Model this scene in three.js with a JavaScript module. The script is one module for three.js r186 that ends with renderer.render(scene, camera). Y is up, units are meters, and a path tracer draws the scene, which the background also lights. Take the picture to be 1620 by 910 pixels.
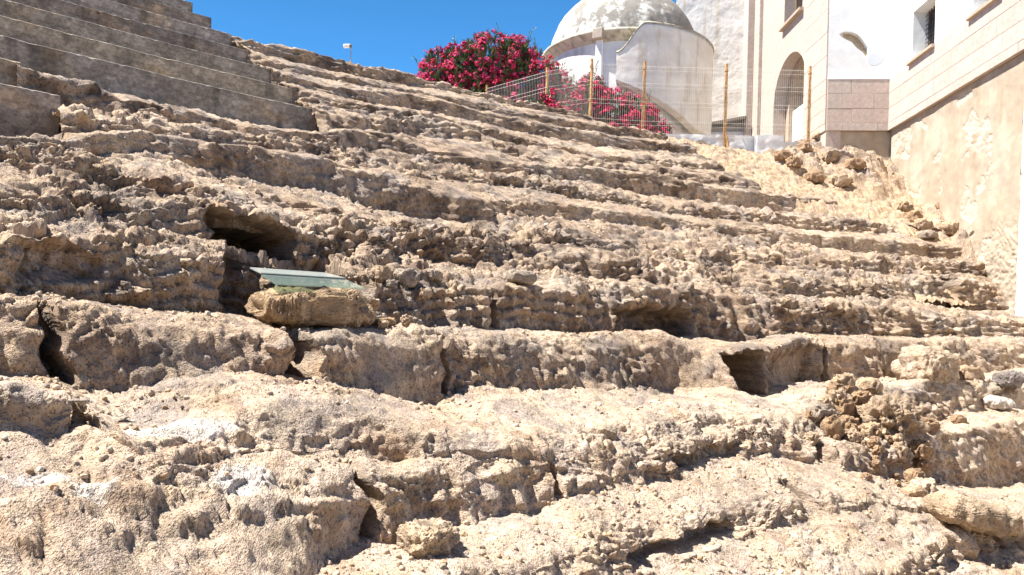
import * as THREE from 'three';
import { mergeGeometries, mergeVertices } from 'three/addons/utils/BufferGeometryUtils.js';
import { createNoise3D } from 'simplex-noise';

// ---------------------------------------------------------------- camera, sky, sun, exposure
const EYE = 2.6;                                   // eye height above the ground in front of the seats
const scene = new THREE.Scene();
const camera = new THREE.PerspectiveCamera(41.54, 1620 / 910, 0.1, 2000);
camera.position.set(0, EYE, 0);
camera.rotation.set(0, 0, THREE.MathUtils.degToRad(1.5));
camera.setViewOffset(1620, 910, 0, -75, 1620, 910); // rising lens: the camera is held level
{
  const W = 256, H = 128, d = new Float32Array(W * H * 4);
  for (let j = 0; j < H; j++) {
    const el = ((j + 0.5) / H - 0.5) * Math.PI, h = Math.max(0, Math.sin(el));
    const a = Math.pow(1 - h, 2.5);                // thicker air towards the horizon
    const c = el >= 0 ? [0.005 + 0.087 * a, 0.028 + 0.352 * a, 0.098 + 0.75 * a] : [0.20, 0.165, 0.125];
    for (let i = 0; i < W; i++) d.set([c[0], c[1], c[2], 1], (j * W + i) * 4);
  }
  const t = new THREE.DataTexture(d, W, H, THREE.RGBAFormat, THREE.FloatType);
  t.mapping = THREE.EquirectangularReflectionMapping; t.magFilter = t.minFilter = THREE.LinearFilter; t.needsUpdate = true;
  scene.background = t; scene.environment = t;
}
const sun = new THREE.DirectionalLight(new THREE.Color(1.0, 0.96, 0.895), 4.8);
sun.position.set(-49, 86, 7).multiplyScalar(0.8); sun.target.position.set(2, 4, -12);
sun.position.add(sun.target.position);
sun.castShadow = true; sun.shadow.mapSize.set(4096, 4096);
Object.assign(sun.shadow.camera, { left: -25, right: 25, top: 25, bottom: -25, near: 1, far: 200 });
scene.add(sun, sun.target);
const renderer = new THREE.WebGLRenderer({ antialias: true });
renderer.toneMapping = THREE.LinearToneMapping; renderer.toneMappingExposure = 2.55;
renderer.shadowMap.enabled = true;

// ---------------------------------------------------------------- helpers
const rnd = (seed => () => { seed |= 0; seed = seed + 0x6D2B79F5 | 0; let t = Math.imul(seed ^ seed >>> 15, 1 | seed); t = t + Math.imul(t ^ t >>> 7, 61 | t) ^ t; return ((t ^ t >>> 14) >>> 0) / 4294967296; })(71);
const noise = createNoise3D(rnd);
const RAD = Math.PI / 180, clamp = (x, a = 0, b = 1) => x < a ? a : x > b ? b : x, mix = (a, b, t) => a + (b - a) * t;
const sstep = (a, b, x) => { const t = clamp((x - a) / (b - a)); return t * t * (3 - 2 * t); };
const V = (x, y, z) => new THREE.Vector3(x, y + EYE, -z);       // right, up from eye level, forward
const CX = 19.3, CZ = -16.8;                                     // the theatre's centre
const polar = (deg, r, y) => V(CX + r * Math.sin(deg * RAD), y, CZ + r * Math.cos(deg * RAD));
const cone = r => 3.25 + (r - 35.75) * 0.45 / 0.675;             // the slope on which the lips of the seats lie
const fbm = (x, y, z, n = 4) => { let s = 0, a = 0.5; for (let i = 0; i < n; i++) { s += a * noise(x, y, z); x *= 2.03; y *= 2.03; z *= 2.03; a *= 0.5; } return s; };
function worley(x, y, z) {                                       // distance to the nearest of scattered points
  const ix = Math.floor(x), iy = Math.floor(y), iz = Math.floor(z); let m = 9;
  for (let k = -1; k < 2; k++) for (let j = -1; j < 2; j++) for (let i = -1; i < 2; i++) {
    let h = Math.imul(ix + i, 374761393) ^ Math.imul(iy + j, 668265263) ^ Math.imul(iz + k, 1440662683);
    h = Math.imul(h ^ h >>> 13, 1274126177); h ^= h >>> 16;
    const dx = ix + i + (h & 1023) / 1023 - x, dy = iy + j + (h >>> 10 & 1023) / 1023 - y, dz = iz + k + (h >>> 20 & 1023) / 1023 - z;
    const d = dx * dx + dy * dy + dz * dz; if (d < m) m = d;
  }
  return Math.sqrt(m);
}
const CELL = [0, 0, 0];                                          // nearest, second nearest, the nearest point's own number
function cells(x, y, z) {
  const ix = Math.floor(x), iy = Math.floor(y), iz = Math.floor(z); let m = 9, m2 = 9, id = 0;
  for (let k = -1; k < 2; k++) for (let j = -1; j < 2; j++) for (let i = -1; i < 2; i++) {
    let h = Math.imul(ix + i, 374761393) ^ Math.imul(iy + j, 668265263) ^ Math.imul(iz + k, 1440662683);
    h = Math.imul(h ^ h >>> 13, 1274126177); h ^= h >>> 16;
    const dx = ix + i + (h & 1023) / 1023 - x, dy = iy + j + (h >>> 10 & 1023) / 1023 - y, dz = iz + k + (h >>> 20 & 1023) / 1023 - z;
    const d = dx * dx + dy * dy + dz * dz; if (d < m) { m2 = m; m = d; id = h; } else if (d < m2) m2 = d;
  }
  CELL[0] = Math.sqrt(m); CELL[1] = Math.sqrt(m2); CELL[2] = (Math.imul(id, 2654435761) >>> 8 & 65535) / 65535; return CELL;
}
const names = {};
const numbered = n => { const k = names[n] = (names[n] ?? -1) + 1; return k ? n + '_' + String(k).padStart(3, '0') : n; };
function mesh(name, geo, mat, parent = scene) {
  const m = new THREE.Mesh(geo, mat); m.name = parent === scene ? numbered(name) : name;
  m.castShadow = m.receiveShadow = true; parent.add(m); return m;
}
function group(name, label, category, grp, kind) {
  const g = new THREE.Group(); g.name = numbered(name); scene.add(g);
  if (label) g.userData.label = label; if (category) g.userData.category = category;
  if (grp) g.userData.group = grp; if (kind) g.userData.kind = kind; return g;
}
const tag = (o, label, category, grp, kind) => { Object.assign(o.userData, { label, category }); if (grp) o.userData.group = grp; if (kind) o.userData.kind = kind; return o; };
function geom(pos, idx, uv, col) {
  const g = new THREE.BufferGeometry();
  g.setAttribute('position', new THREE.BufferAttribute(pos instanceof Float32Array ? pos : new Float32Array(pos), 3));
  if (uv) g.setAttribute('uv', new THREE.BufferAttribute(uv instanceof Float32Array ? uv : new Float32Array(uv), 2));
  if (col) g.setAttribute('color', new THREE.BufferAttribute(col instanceof Float32Array ? col : new Float32Array(col), 3));
  g.setIndex(idx); g.computeVertexNormals(); return g;
}
function gridIndex(nc, nr) {
  const idx = new Uint32Array((nc - 1) * (nr - 1) * 6); let q = 0;
  for (let i = 0; i < nc - 1; i++) for (let j = 0; j < nr - 1; j++) {
    const a = i * nr + j, b = a + nr; idx[q++] = a; idx[q++] = b; idx[q++] = a + 1; idx[q++] = b; idx[q++] = b + 1; idx[q++] = a + 1;
  }
  return new THREE.BufferAttribute(idx, 1);
}
function box(w, h, d, x = 0, y = 0, z = 0, bevel = 0.006) {      // a box with chamfered front edges, uv in metres
  const s = new THREE.Shape(); const b = Math.min(bevel, w / 4, h / 4);
  s.moveTo(-w / 2 + b, -h / 2 + b); s.lineTo(w / 2 - b, -h / 2 + b); s.lineTo(w / 2 - b, h / 2 - b); s.lineTo(-w / 2 + b, h / 2 - b); s.closePath();
  const g = new THREE.ExtrudeGeometry(s, { depth: d - 2 * b, bevelEnabled: true, bevelThickness: b, bevelSize: b, bevelSegments: 1, steps: 1 });
  g.translate(x, y, z - d / 2 + b); return g;
}
// periodic noise for textures
function tileNoise(n, cells, seed) {
  const g = new Float32Array(cells * cells); for (let i = 0; i < g.length; i++) { let t = Math.imul(i + 1, 0x6D2B79F5) + Math.imul(seed, 0x2545F491) | 0; t = Math.imul(t ^ t >>> 15, 1 | t); t ^= t + Math.imul(t ^ t >>> 7, 61 | t); g[i] = ((t ^ t >>> 14) >>> 0) / 4294967296; }
  const o = new Float32Array(n * n);
  for (let y = 0; y < n; y++) for (let x = 0; x < n; x++) {
    const u = x / n * cells, v = y / n * cells, i = Math.floor(u), j = Math.floor(v); let a = u - i, b = v - j; a = a * a * (3 - 2 * a); b = b * b * (3 - 2 * b);
    const i1 = (i + 1) % cells, j1 = (j + 1) % cells;
    o[y * n + x] = mix(mix(g[j * cells + i], g[j * cells + i1], a), mix(g[j1 * cells + i], g[j1 * cells + i1], a), b);
  }
  return o;
}
function tileFbm(n, cells, oct, seed, gain = 0.6) {
  const o = new Float32Array(n * n); let a = 1, t = 0;
  for (let k = 0; k < oct; k++) { const l = tileNoise(n, cells, seed + k * 77); for (let i = 0; i < o.length; i++) o[i] += a * l[i]; t += a; a *= gain; cells *= 2; }
  for (let i = 0; i < o.length; i++) o[i] /= t; return o;
}
function tex(n, f, srgb, rep = 1) {
  const d = new Uint8Array(n * n * 4);
  for (let i = 0; i < n * n; i++) { const c = f(i); d[i * 4] = clamp(c[0], 0, 1) * 255; d[i * 4 + 1] = clamp(c[1], 0, 1) * 255; d[i * 4 + 2] = clamp(c[2], 0, 1) * 255; d[i * 4 + 3] = 255; }
  const t = new THREE.DataTexture(d, n, n); t.wrapS = t.wrapT = THREE.RepeatWrapping; t.magFilter = THREE.LinearFilter; t.minFilter = THREE.LinearMipmapLinearFilter; t.generateMipmaps = true;
  if (srgb) t.colorSpace = THREE.SRGBColorSpace; t.repeat.set(rep, rep); t.needsUpdate = true; return t;
}
const spread = (a, lo, hi) => x => clamp((a[x] - lo) / (hi - lo));
// ---------------------------------------------------------------- materials
const M = {};
{
  const n = 1024, A = tileFbm(n, 24, 6, 5, 0.75), B = tileFbm(n, 6, 5, 91), C = tileFbm(n, 90, 3, 33, 0.8);
  const a = spread(A, 0.3, 0.7), b = spread(B, 0.3, 0.7), c = spread(C, 0.25, 0.75);
  const rockMap = tex(n, i => { const k = 0.83 + 0.17 * a(i) * (0.75 + 0.25 * b(i)) - 0.38 * (c(i) < 0.3 ? 1 - c(i) / 0.3 : 0), w = (b(i) - 0.5) * 0.04; return [k + 0.04 + w * 0.4, k + w * 0.1, k - 0.03 - w]; }, true);  // dark flecks paint pit shade where the bump dips
  const rockBump = tex(n, i => { const k = 0.5 * a(i) + 0.5 * c(i); return [k, k, k]; });
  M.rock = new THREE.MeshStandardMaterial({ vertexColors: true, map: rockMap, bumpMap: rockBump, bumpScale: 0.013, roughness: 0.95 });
  const cm = tex(n, i => { const k = 0.72 + 0.28 * a(i) - 0.25 * (c(i) < 0.15 ? 1 : 0) * b(i); return [k, k, k]; }, true);
  M.concrete = new THREE.MeshStandardMaterial({ vertexColors: true, map: cm, bumpMap: rockBump, bumpScale: 0.004, roughness: 0.92 });
  const A2 = tileFbm(n, 5, 7, 401, 0.62), p = spread(A2, 0.32, 0.68);
  const pl = tex(n, i => { const k = 0.93 + 0.07 * p(i) - 0.05 * (c(i) < 0.1 ? 1 : 0); return [k, k, k * 0.995]; }, true, 0.5);
  const pb = tex(n, i => { const k = 0.6 * p(i) + 0.4 * a(i); return [k, k, k]; }, false, 0.5);
  M.plaster = new THREE.MeshStandardMaterial({ vertexColors: true, map: pl, bumpMap: pb, bumpScale: 0.004, roughness: 0.9 });
  M.white = new THREE.MeshStandardMaterial({ color: new THREE.Color().setRGB(0.83, 0.83, 0.82), map: pl, bumpMap: pb, bumpScale: 0.004, roughness: 0.9 });
  const sm = tex(512, i => { const j = (i % 512) * 2 + Math.floor(i / 512) * 2 * n, k = 0.86 + 0.14 * a(j) * (0.6 + 0.4 * p(j)); return [k, k * 0.99, k * 0.97]; }, true);
  const stone = (r, g, b2) => new THREE.MeshStandardMaterial({ color: new THREE.Color().setRGB(r, g, b2), map: sm, bumpMap: rockBump, bumpScale: 0.002, roughness: 0.85 });
  M.panels = [stone(0.64, 0.54, 0.485), stone(0.635, 0.54, 0.485), stone(0.65, 0.555, 0.505), stone(0.64, 0.53, 0.47)];
  M.sill = stone(0.60, 0.47, 0.36);
  M.mortar = stone(0.56, 0.47, 0.39);
  M.glass = new THREE.MeshPhysicalMaterial({ color: new THREE.Color().setRGB(0.85, 0.9, 0.9), roughness: 0.03, transmission: 1, ior: 1.5, thickness: 0 });
  M.wood = new THREE.MeshStandardMaterial({ color: new THREE.Color().setRGB(0.2, 0.13, 0.08), roughness: 0.7 });
  M.ochre = stone(0.50, 0.40, 0.27);
  const plain = (r, g, b2, rough = 0.7, metal = 0) => new THREE.MeshStandardMaterial({ color: new THREE.Color().setRGB(r, g, b2), roughness: rough, metalness: metal });
  M.plain = plain;
  M.iron = plain(0.03, 0.03, 0.04, 0.5, 0.4);
  const rust = tex(256, i => { const j = (i % 256) * 4 + Math.floor(i / 256) * 4 * n, k = p(j), q = a(j); return q * 0.6 + k * 0.4 > 0.46 ? [0.80, 0.60 + 0.1 * q, 0.38 + 0.1 * k] : [0.62, 0.32 + 0.1 * q, 0.13]; }, true, 3);
  M.rust = new THREE.MeshStandardMaterial({ map: rust, roughness: 0.85 });
  M.wire = plain(0.72, 0.70, 0.64, 0.5, 0.2);
  M.pale = plain(0.75, 0.74, 0.70, 0.6);
}
const ROCKTONE = { pale: [0.525, 0.425, 0.322], cream: [0.68, 0.58, 0.46], grey: [0.40, 0.36, 0.32], ochre: [0.46, 0.33, 0.22], dark: [0.17, 0.13, 0.102], lime: [0.80, 0.78, 0.73] };
// survey of the seating: [row, [[angle in degrees about the theatre's centre, radius, height of the lip, height of the riser's foot (from eye level)] ...]]
const TIERS = [
  [3, [[-39.05,38.57,5.13,4.92], [-38.57,38.42,5.03,4.81], [-37.47,38.57,5.13,4.83], [-36.75,38.58,5.14,4.87], [-35.8,38.6,5.15,4.88], [-34.73,38.74,5.24,4.95], [-33.51,38.71,5.22,5], [-31.47,38.51,5.09,5], [-30.53,38.53,5.1,4.95], [-29.21,38.67,5.2,5.03], [-27.81,38.53,5.11,4.99], [-26.78,38.52,5.09,4.99]]],
  [4, [[-38.98,37.85,4.65,4.44], [-38.54,37.55,4.45,4.29], [-37.5,37.62,4.5,4.35], [-36.72,37.63,4.51,4.39], [-35.98,37.65,4.52,4.4], [-34.95,37.78,4.6,4.49], [-33.3,37.94,4.71,4.58], [-31.98,37.88,4.67,4.51], [-31.17,37.78,4.6,4.48], [-29.33,37.89,4.67,4.51], [-28.2,37.91,4.69,4.51], [-25.91,38.17,4.86,4.63], [-23.97,38.2,4.88,4.66]]],
  [5, [[-38.84,37.06,4.12,3.95], [-38.31,37.06,4.12,3.94], [-37.88,36.96,4.06,3.91], [-37.24,36.96,4.06,3.88], [-36.33,37.13,4.17,3.93], [-35.54,37.28,4.27,3.99], [-34.68,37.47,4.4,4.09], [-33.66,37.48,4.4,4.13], [-32.51,37.35,4.32,4.09], [-31.51,37.39,4.34,4.09], [-29.81,37.37,4.33,4.07], [-28.56,37.42,4.36,4.07], [-26.29,37.5,4.42,4.17], [-24.63,37.57,4.46,4.28], [-23.62,37.5,4.41,4.27]]],
  [6, [[-38.65,36.44,3.71,3.49], [-38.02,36.37,3.66,3.5], [-37.67,36.32,3.63,3.49], [-36.87,36.37,3.67,3.53], [-36.09,36.46,3.72,3.61], [-35.33,36.62,3.83,3.71], [-34.34,36.64,3.85,3.71], [-33.31,36.58,3.8,3.64], [-32.35,36.47,3.73,3.56], [-31.67,36.45,3.71,3.55], [-30.9,36.28,3.6,3.49], [-29.13,36.21,3.55,3.43], [-27.11,36.49,3.74,3.59], [-25.66,36.63,3.83,3.67], [-23.36,36.73,3.9,3.76]]],
  [7, [[-38.44,35.79,3.27,3], [-37.49,35.84,3.31,3.1], [-36.52,35.97,3.4,3.19], [-35.5,36.33,3.64,3.33], [-34.4,36.4,3.69,3.44], [-33.48,36.16,3.53,3.36], [-32.95,35.85,3.32,3.17], [-31.43,35.78,3.27,3.14], [-29.29,35.89,3.35,3.22], [-27.7,35.99,3.41,3.26], [-26.49,35.94,3.38,3.23], [-24.36,36.1,3.48,3.29], [-23.14,36.01,3.43,3.25]]],
  [8, [[-45.34,35.01,2.76,2.32], [-44.66,34.97,2.73,2.27], [-44.35,34.91,2.69,2.29], [-43.97,34.87,2.67,2.27], [-43.55,34.89,2.68,2.34], [-43.24,34.69,2.55,2.37], [-42.5,34.7,2.55,2.41], [-41.29,34.76,2.59,2.46], [-40.88,34.66,2.52,2.44], [-40.14,34.69,2.55,2.47], [-39.08,34.88,2.67,2.58], [-38.18,35.17,2.87,2.65], [-37.58,35.32,2.96,2.67], [-37.05,35.31,2.96,2.7], [-36.53,35.17,2.86,2.67], [-35.91,35.12,2.83,2.64], [-34.78,35.08,2.81,2.59], [-33.73,35.08,2.8,2.62], [-32.3,35.25,2.92,2.71], [-30.67,35.44,3.04,2.77], [-28.73,35.62,3.16,2.75], [-27.47,35.66,3.19,2.77], [-26.05,35.54,3.11,2.74], [-24.87,35.47,3.06,2.69], [-23.73,35.48,3.07,2.68], [-21.62,35.55,3.11,2.75], [-20.14,35.49,3.08,2.71]]],
  [9, [[-45.68,33.79,1.94,1.74], [-44.4,33.99,2.08,1.9], [-43.91,34.04,2.11,1.97], [-43.37,34.11,2.16,2.03], [-42.69,34.18,2.2,2.07], [-41.93,34.3,2.28,2.13], [-40.82,34.48,2.4,2.22], [-39.34,34.63,2.5,2.25], [-38.68,34.53,2.44,2.24], [-38.34,34.41,2.36,2.22], [-37.18,34.43,2.37,2.24], [-36.28,34.42,2.36,2.23], [-35.09,34.52,2.43,2.28], [-34.28,34.56,2.46,2.3], [-33.68,34.56,2.46,2.3], [-32.22,34.59,2.47,2.28], [-30.97,34.52,2.43,2.27], [-28.71,34.48,2.4,2.23], [-25.11,34.58,2.47,2.26], [-23.01,34.63,2.5,2.24], [-21.18,34.68,2.53,2.28], [-19.19,34.75,2.58,2.39], [-17.62,34.73,2.57,2.38], [-16.57,34.7,2.55,2.38]]],
  [10, [[-45.86,33.18,1.54,1.44], [-44.64,33.39,1.68,1.56], [-43.98,33.64,1.85,1.64], [-43.14,33.92,2.03,1.81], [-42.73,33.91,2.03,1.77], [-42.16,33.92,2.03,1.68], [-41.11,34.04,2.11,1.71], [-40.45,34.05,2.11,1.75], [-39.74,34.08,2.14,1.72], [-39.11,34,2.09,1.61], [-38.58,33.88,2,1.54], [-37.73,33.83,1.97,1.51], [-37.16,33.8,1.95,1.52], [-36.75,33.6,1.82,1.49], [-36.06,33.6,1.82,1.55], [-35.16,33.76,1.92,1.7], [-32.98,33.94,2.05,1.8], [-30.86,33.92,2.03,1.85], [-28.55,33.92,2.03,1.87], [-26.08,33.92,2.03,1.88], [-23.44,33.94,2.04,1.8], [-20.69,33.95,2.05,1.75], [-16.72,33.96,2.06,1.81], [-14.6,33.9,2.02,1.8]]],
  [11, [[-45.91,33,1.41,1.29], [-45.62,32.98,1.4,1.28], [-45.11,33.06,1.45,1.32], [-44.6,33.07,1.46,1.31], [-44.26,33.02,1.43,1.26], [-43.83,32.91,1.35,1.25], [-42.96,32.92,1.36,1.27], [-41.83,32.97,1.4,1.29], [-41.24,32.97,1.39,1.28], [-40.67,32.9,1.35,1.26], [-40,32.77,1.26,1.19], [-39.18,32.73,1.24,1.18], [-38.25,32.74,1.25,1.19], [-37.33,32.78,1.27,1.18], [-36.21,32.86,1.32,1.22], [-34.24,32.97,1.4,1.27], [-32.06,33.08,1.47,1.31], [-29.93,33.03,1.43,1.27], [-27.55,33.03,1.44,1.29], [-24.45,33.08,1.47,1.32], [-21.57,33.32,1.63,1.29], [-18.17,33.35,1.65,1.44], [-15.67,33.35,1.65,1.46]]],
  [12, [[-46.1,32.39,1.01,0.83], [-45.8,32.42,1.03,0.85], [-45.36,32.47,1.06,0.9], [-44.91,32.55,1.12,0.96], [-44.51,32.49,1.08,0.89], [-44.08,32.44,1.04,0.84], [-43.58,32.51,1.09,0.84], [-42.87,32.56,1.12,0.77], [-42.23,32.5,1.08,0.69], [-41.79,32.48,1.07,0.68], [-41.4,32.36,0.99,0.66], [-40.54,32.46,1.05,0.8], [-39.79,32.42,1.03,0.86], [-38.76,32.5,1.08,0.84], [-37.88,32.47,1.07,0.85], [-36.13,32.55,1.12,0.84], [-35.45,32.49,1.08,0.84], [-34.25,32.42,1.03,0.81], [-33.11,32.38,1.01,0.78], [-30.9,32.44,1.04,0.84], [-28.76,32.35,0.98,0.71], [-27.63,32.38,1,0.72], [-25.72,32.35,0.98,0.75], [-23.07,32.51,1.09,0.82], [-20.71,32.89,1.34,0.73], [-19.91,32.85,1.32,0.69], [-19.28,32.69,1.21,0.65], [-17.22,32.6,1.15,0.78]]],
  [13, [[-46.29,31.78,0.6,0.21], [-46.03,31.78,0.6,0.2], [-45.5,31.8,0.62,0.2], [-44.87,31.8,0.62,0.16], [-43.92,31.79,0.61,0.13], [-43.2,31.77,0.6,0.11], [-42.67,31.76,0.59,0.09], [-41.93,31.69,0.54,0.06], [-40.89,31.57,0.47,0.07], [-40.03,31.55,0.45,0.07], [-38.9,31.53,0.44,0.04], [-38.25,31.63,0.5,0.03], [-36.87,31.67,0.53,0.05], [-35.32,31.75,0.59,0.02], [-34.42,31.71,0.56,0], [-33.64,31.79,0.61,0.04], [-31.8,31.96,0.72,0.04], [-30.88,31.87,0.67,-0.04], [-29.88,31.76,0.59,0.09], [-28.54,31.73,0.57,0.15], [-27.13,31.71,0.56,0.13], [-24.57,31.72,0.56,0.12], [-21.79,31.66,0.52,0.18], [-19.38,31.64,0.51,0.21]]],
  [14, [[-46.51,31.12,0.16,-0.32], [-46.27,31.12,0.16,-0.32], [-45.88,31.15,0.18,-0.33], [-45.62,31.07,0.13,-0.39], [-45.52,31.05,0.12,-0.41], [-45.15,31.04,0.11,-0.42], [-44.6,31.03,0.1,-0.37], [-44.02,30.99,0.08,-0.31], [-43.39,30.95,0.05,-0.3], [-42.97,30.86,-0.01,-0.33], [-42.64,30.8,-0.05,-0.36], [-42.21,30.82,-0.04,-0.41], [-41.59,30.9,0.02,-0.48], [-40.39,30.91,0.03,-0.62], [-39.65,30.89,0.01,-0.46], [-39.32,30.93,0.03,-0.44], [-37.85,30.94,0.04,-0.53], [-36.78,30.91,0.02,-0.53], [-34.42,31.03,0.1,-0.57], [-33.63,30.94,0.04,-0.54], [-33.1,30.8,-0.05,-0.55], [-32.83,30.69,-0.13,-0.6], [-30.92,30.83,-0.03,-0.95], [-29.13,31.01,0.09,-0.73], [-25.95,31.02,0.09,-0.51], [-24.64,31.03,0.1,-0.5], [-22.05,31.07,0.13,-0.35], [-20.91,31.03,0.1,-0.29]]],
  [15, [[-46.77,30.36,-0.35,-0.57], [-46.57,30.33,-0.36,-0.58], [-46.23,30.33,-0.36,-0.6], [-46,30.28,-0.4,-0.57], [-45.8,30.13,-0.5,-0.55], [-45.53,29.96,-0.61,-0.65], [-44.96,29.93,-0.63,-0.67], [-44.32,29.99,-0.59,-0.69], [-43.95,30.05,-0.55,-0.7], [-43.1,30.04,-0.56,-0.75], [-42.42,29.97,-0.6,-0.89], [-41.99,29.86,-0.67,-0.8], [-41.6,29.8,-0.72,-0.78], [-40.57,29.72,-0.77,-0.82], [-39.62,29.68,-0.8,-0.85], [-38.38,29.74,-0.76,-0.86], [-37.42,29.75,-0.75,-0.83], [-35.96,29.84,-0.69,-0.81], [-35.49,29.78,-0.73,-0.8], [-34.34,29.72,-0.77,-0.87], [-33.45,29.68,-0.8,-0.96], [-32.03,29.82,-0.7,-1], [-30.43,30.1,-0.52,-1.03], [-28.45,30.14,-0.49,-1.09], [-26.34,30.18,-0.46,-0.86], [-23.16,30.21,-0.45,-0.81]]],
  [16, [[-47.05,29.6,-0.85,-1.17], [-46.86,29.6,-0.85,-1.18], [-46.57,29.61,-0.85,-1.19], [-46.33,29.63,-0.83,-1.21], [-45.85,29.64,-0.83,-1.23], [-45.49,29.64,-0.82,-1.25], [-45,29.59,-0.85,-1.28], [-44.46,29.54,-0.89,-1.31], [-43.75,29.55,-0.88,-1.31], [-43.34,29.5,-0.92,-1.29], [-42.95,29.47,-0.94,-1.29], [-42.45,29.48,-0.93,-1.28], [-41.98,29.48,-0.93,-1.26], [-41.43,29.46,-0.94,-1.24], [-40.93,29.49,-0.92,-1.24], [-40.58,29.49,-0.93,-1.26], [-40.21,29.41,-0.97,-1.2], [-39.74,29.39,-0.99,-1.16], [-39.05,29.39,-0.99,-1.13], [-38.29,29.45,-0.95,-1.15], [-36.99,29.48,-0.93,-1.14], [-36.07,29.53,-0.89,-1.09], [-34.82,29.6,-0.85,-1.08], [-33.83,29.57,-0.87,-1.16], [-33.11,29.31,-1.04,-1.23], [-31.74,29.3,-1.05,-1.37], [-30.26,29.34,-1.02,-1.47], [-29.23,29.37,-1,-1.56], [-27.59,29.43,-0.97,-1.68], [-25.48,29.45,-0.95,-1.82]]],
  [17, [[-47.3,28.93,-1.3,-1.6], [-46.25,28.93,-1.3,-1.66], [-45.19,28.86,-1.34,-1.69], [-43.87,28.8,-1.39,-1.67], [-42.87,28.79,-1.39,-1.67], [-42.08,28.8,-1.38,-1.64], [-41.7,28.78,-1.4,-1.62], [-41.16,28.81,-1.38,-1.62], [-40.28,28.81,-1.38,-1.6], [-38.99,28.8,-1.38,-1.54], [-38.16,28.83,-1.36,-1.55], [-36.89,28.86,-1.35,-1.5], [-35.47,28.85,-1.35,-1.43], [-33.82,28.81,-1.38,-1.42], [-32.8,28.69,-1.46,-1.5], [-31.79,28.6,-1.52,-1.56], [-30.85,28.48,-1.6,-1.77], [-29.54,28.32,-1.7,-1.93]]],
  [18, [[-46.29,28.23,-1.77,-2.18], [-44,28.18,-1.8,-2.2], [-41.22,28.16,-1.81,-2.21], [-38.71,28.11,-1.84,-2.15], [-37.08,28.12,-1.84,-2.11], [-35.28,28.11,-1.84,-2.04], [-34.15,28.15,-1.82,-2.01], [-32.87,28.21,-1.78,-1.97], [-31.58,28.25,-1.75,-1.95], [-30.94,28.21,-1.77,-1.95], [-30.02,28.2,-1.78,-1.99]]],
];
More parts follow.
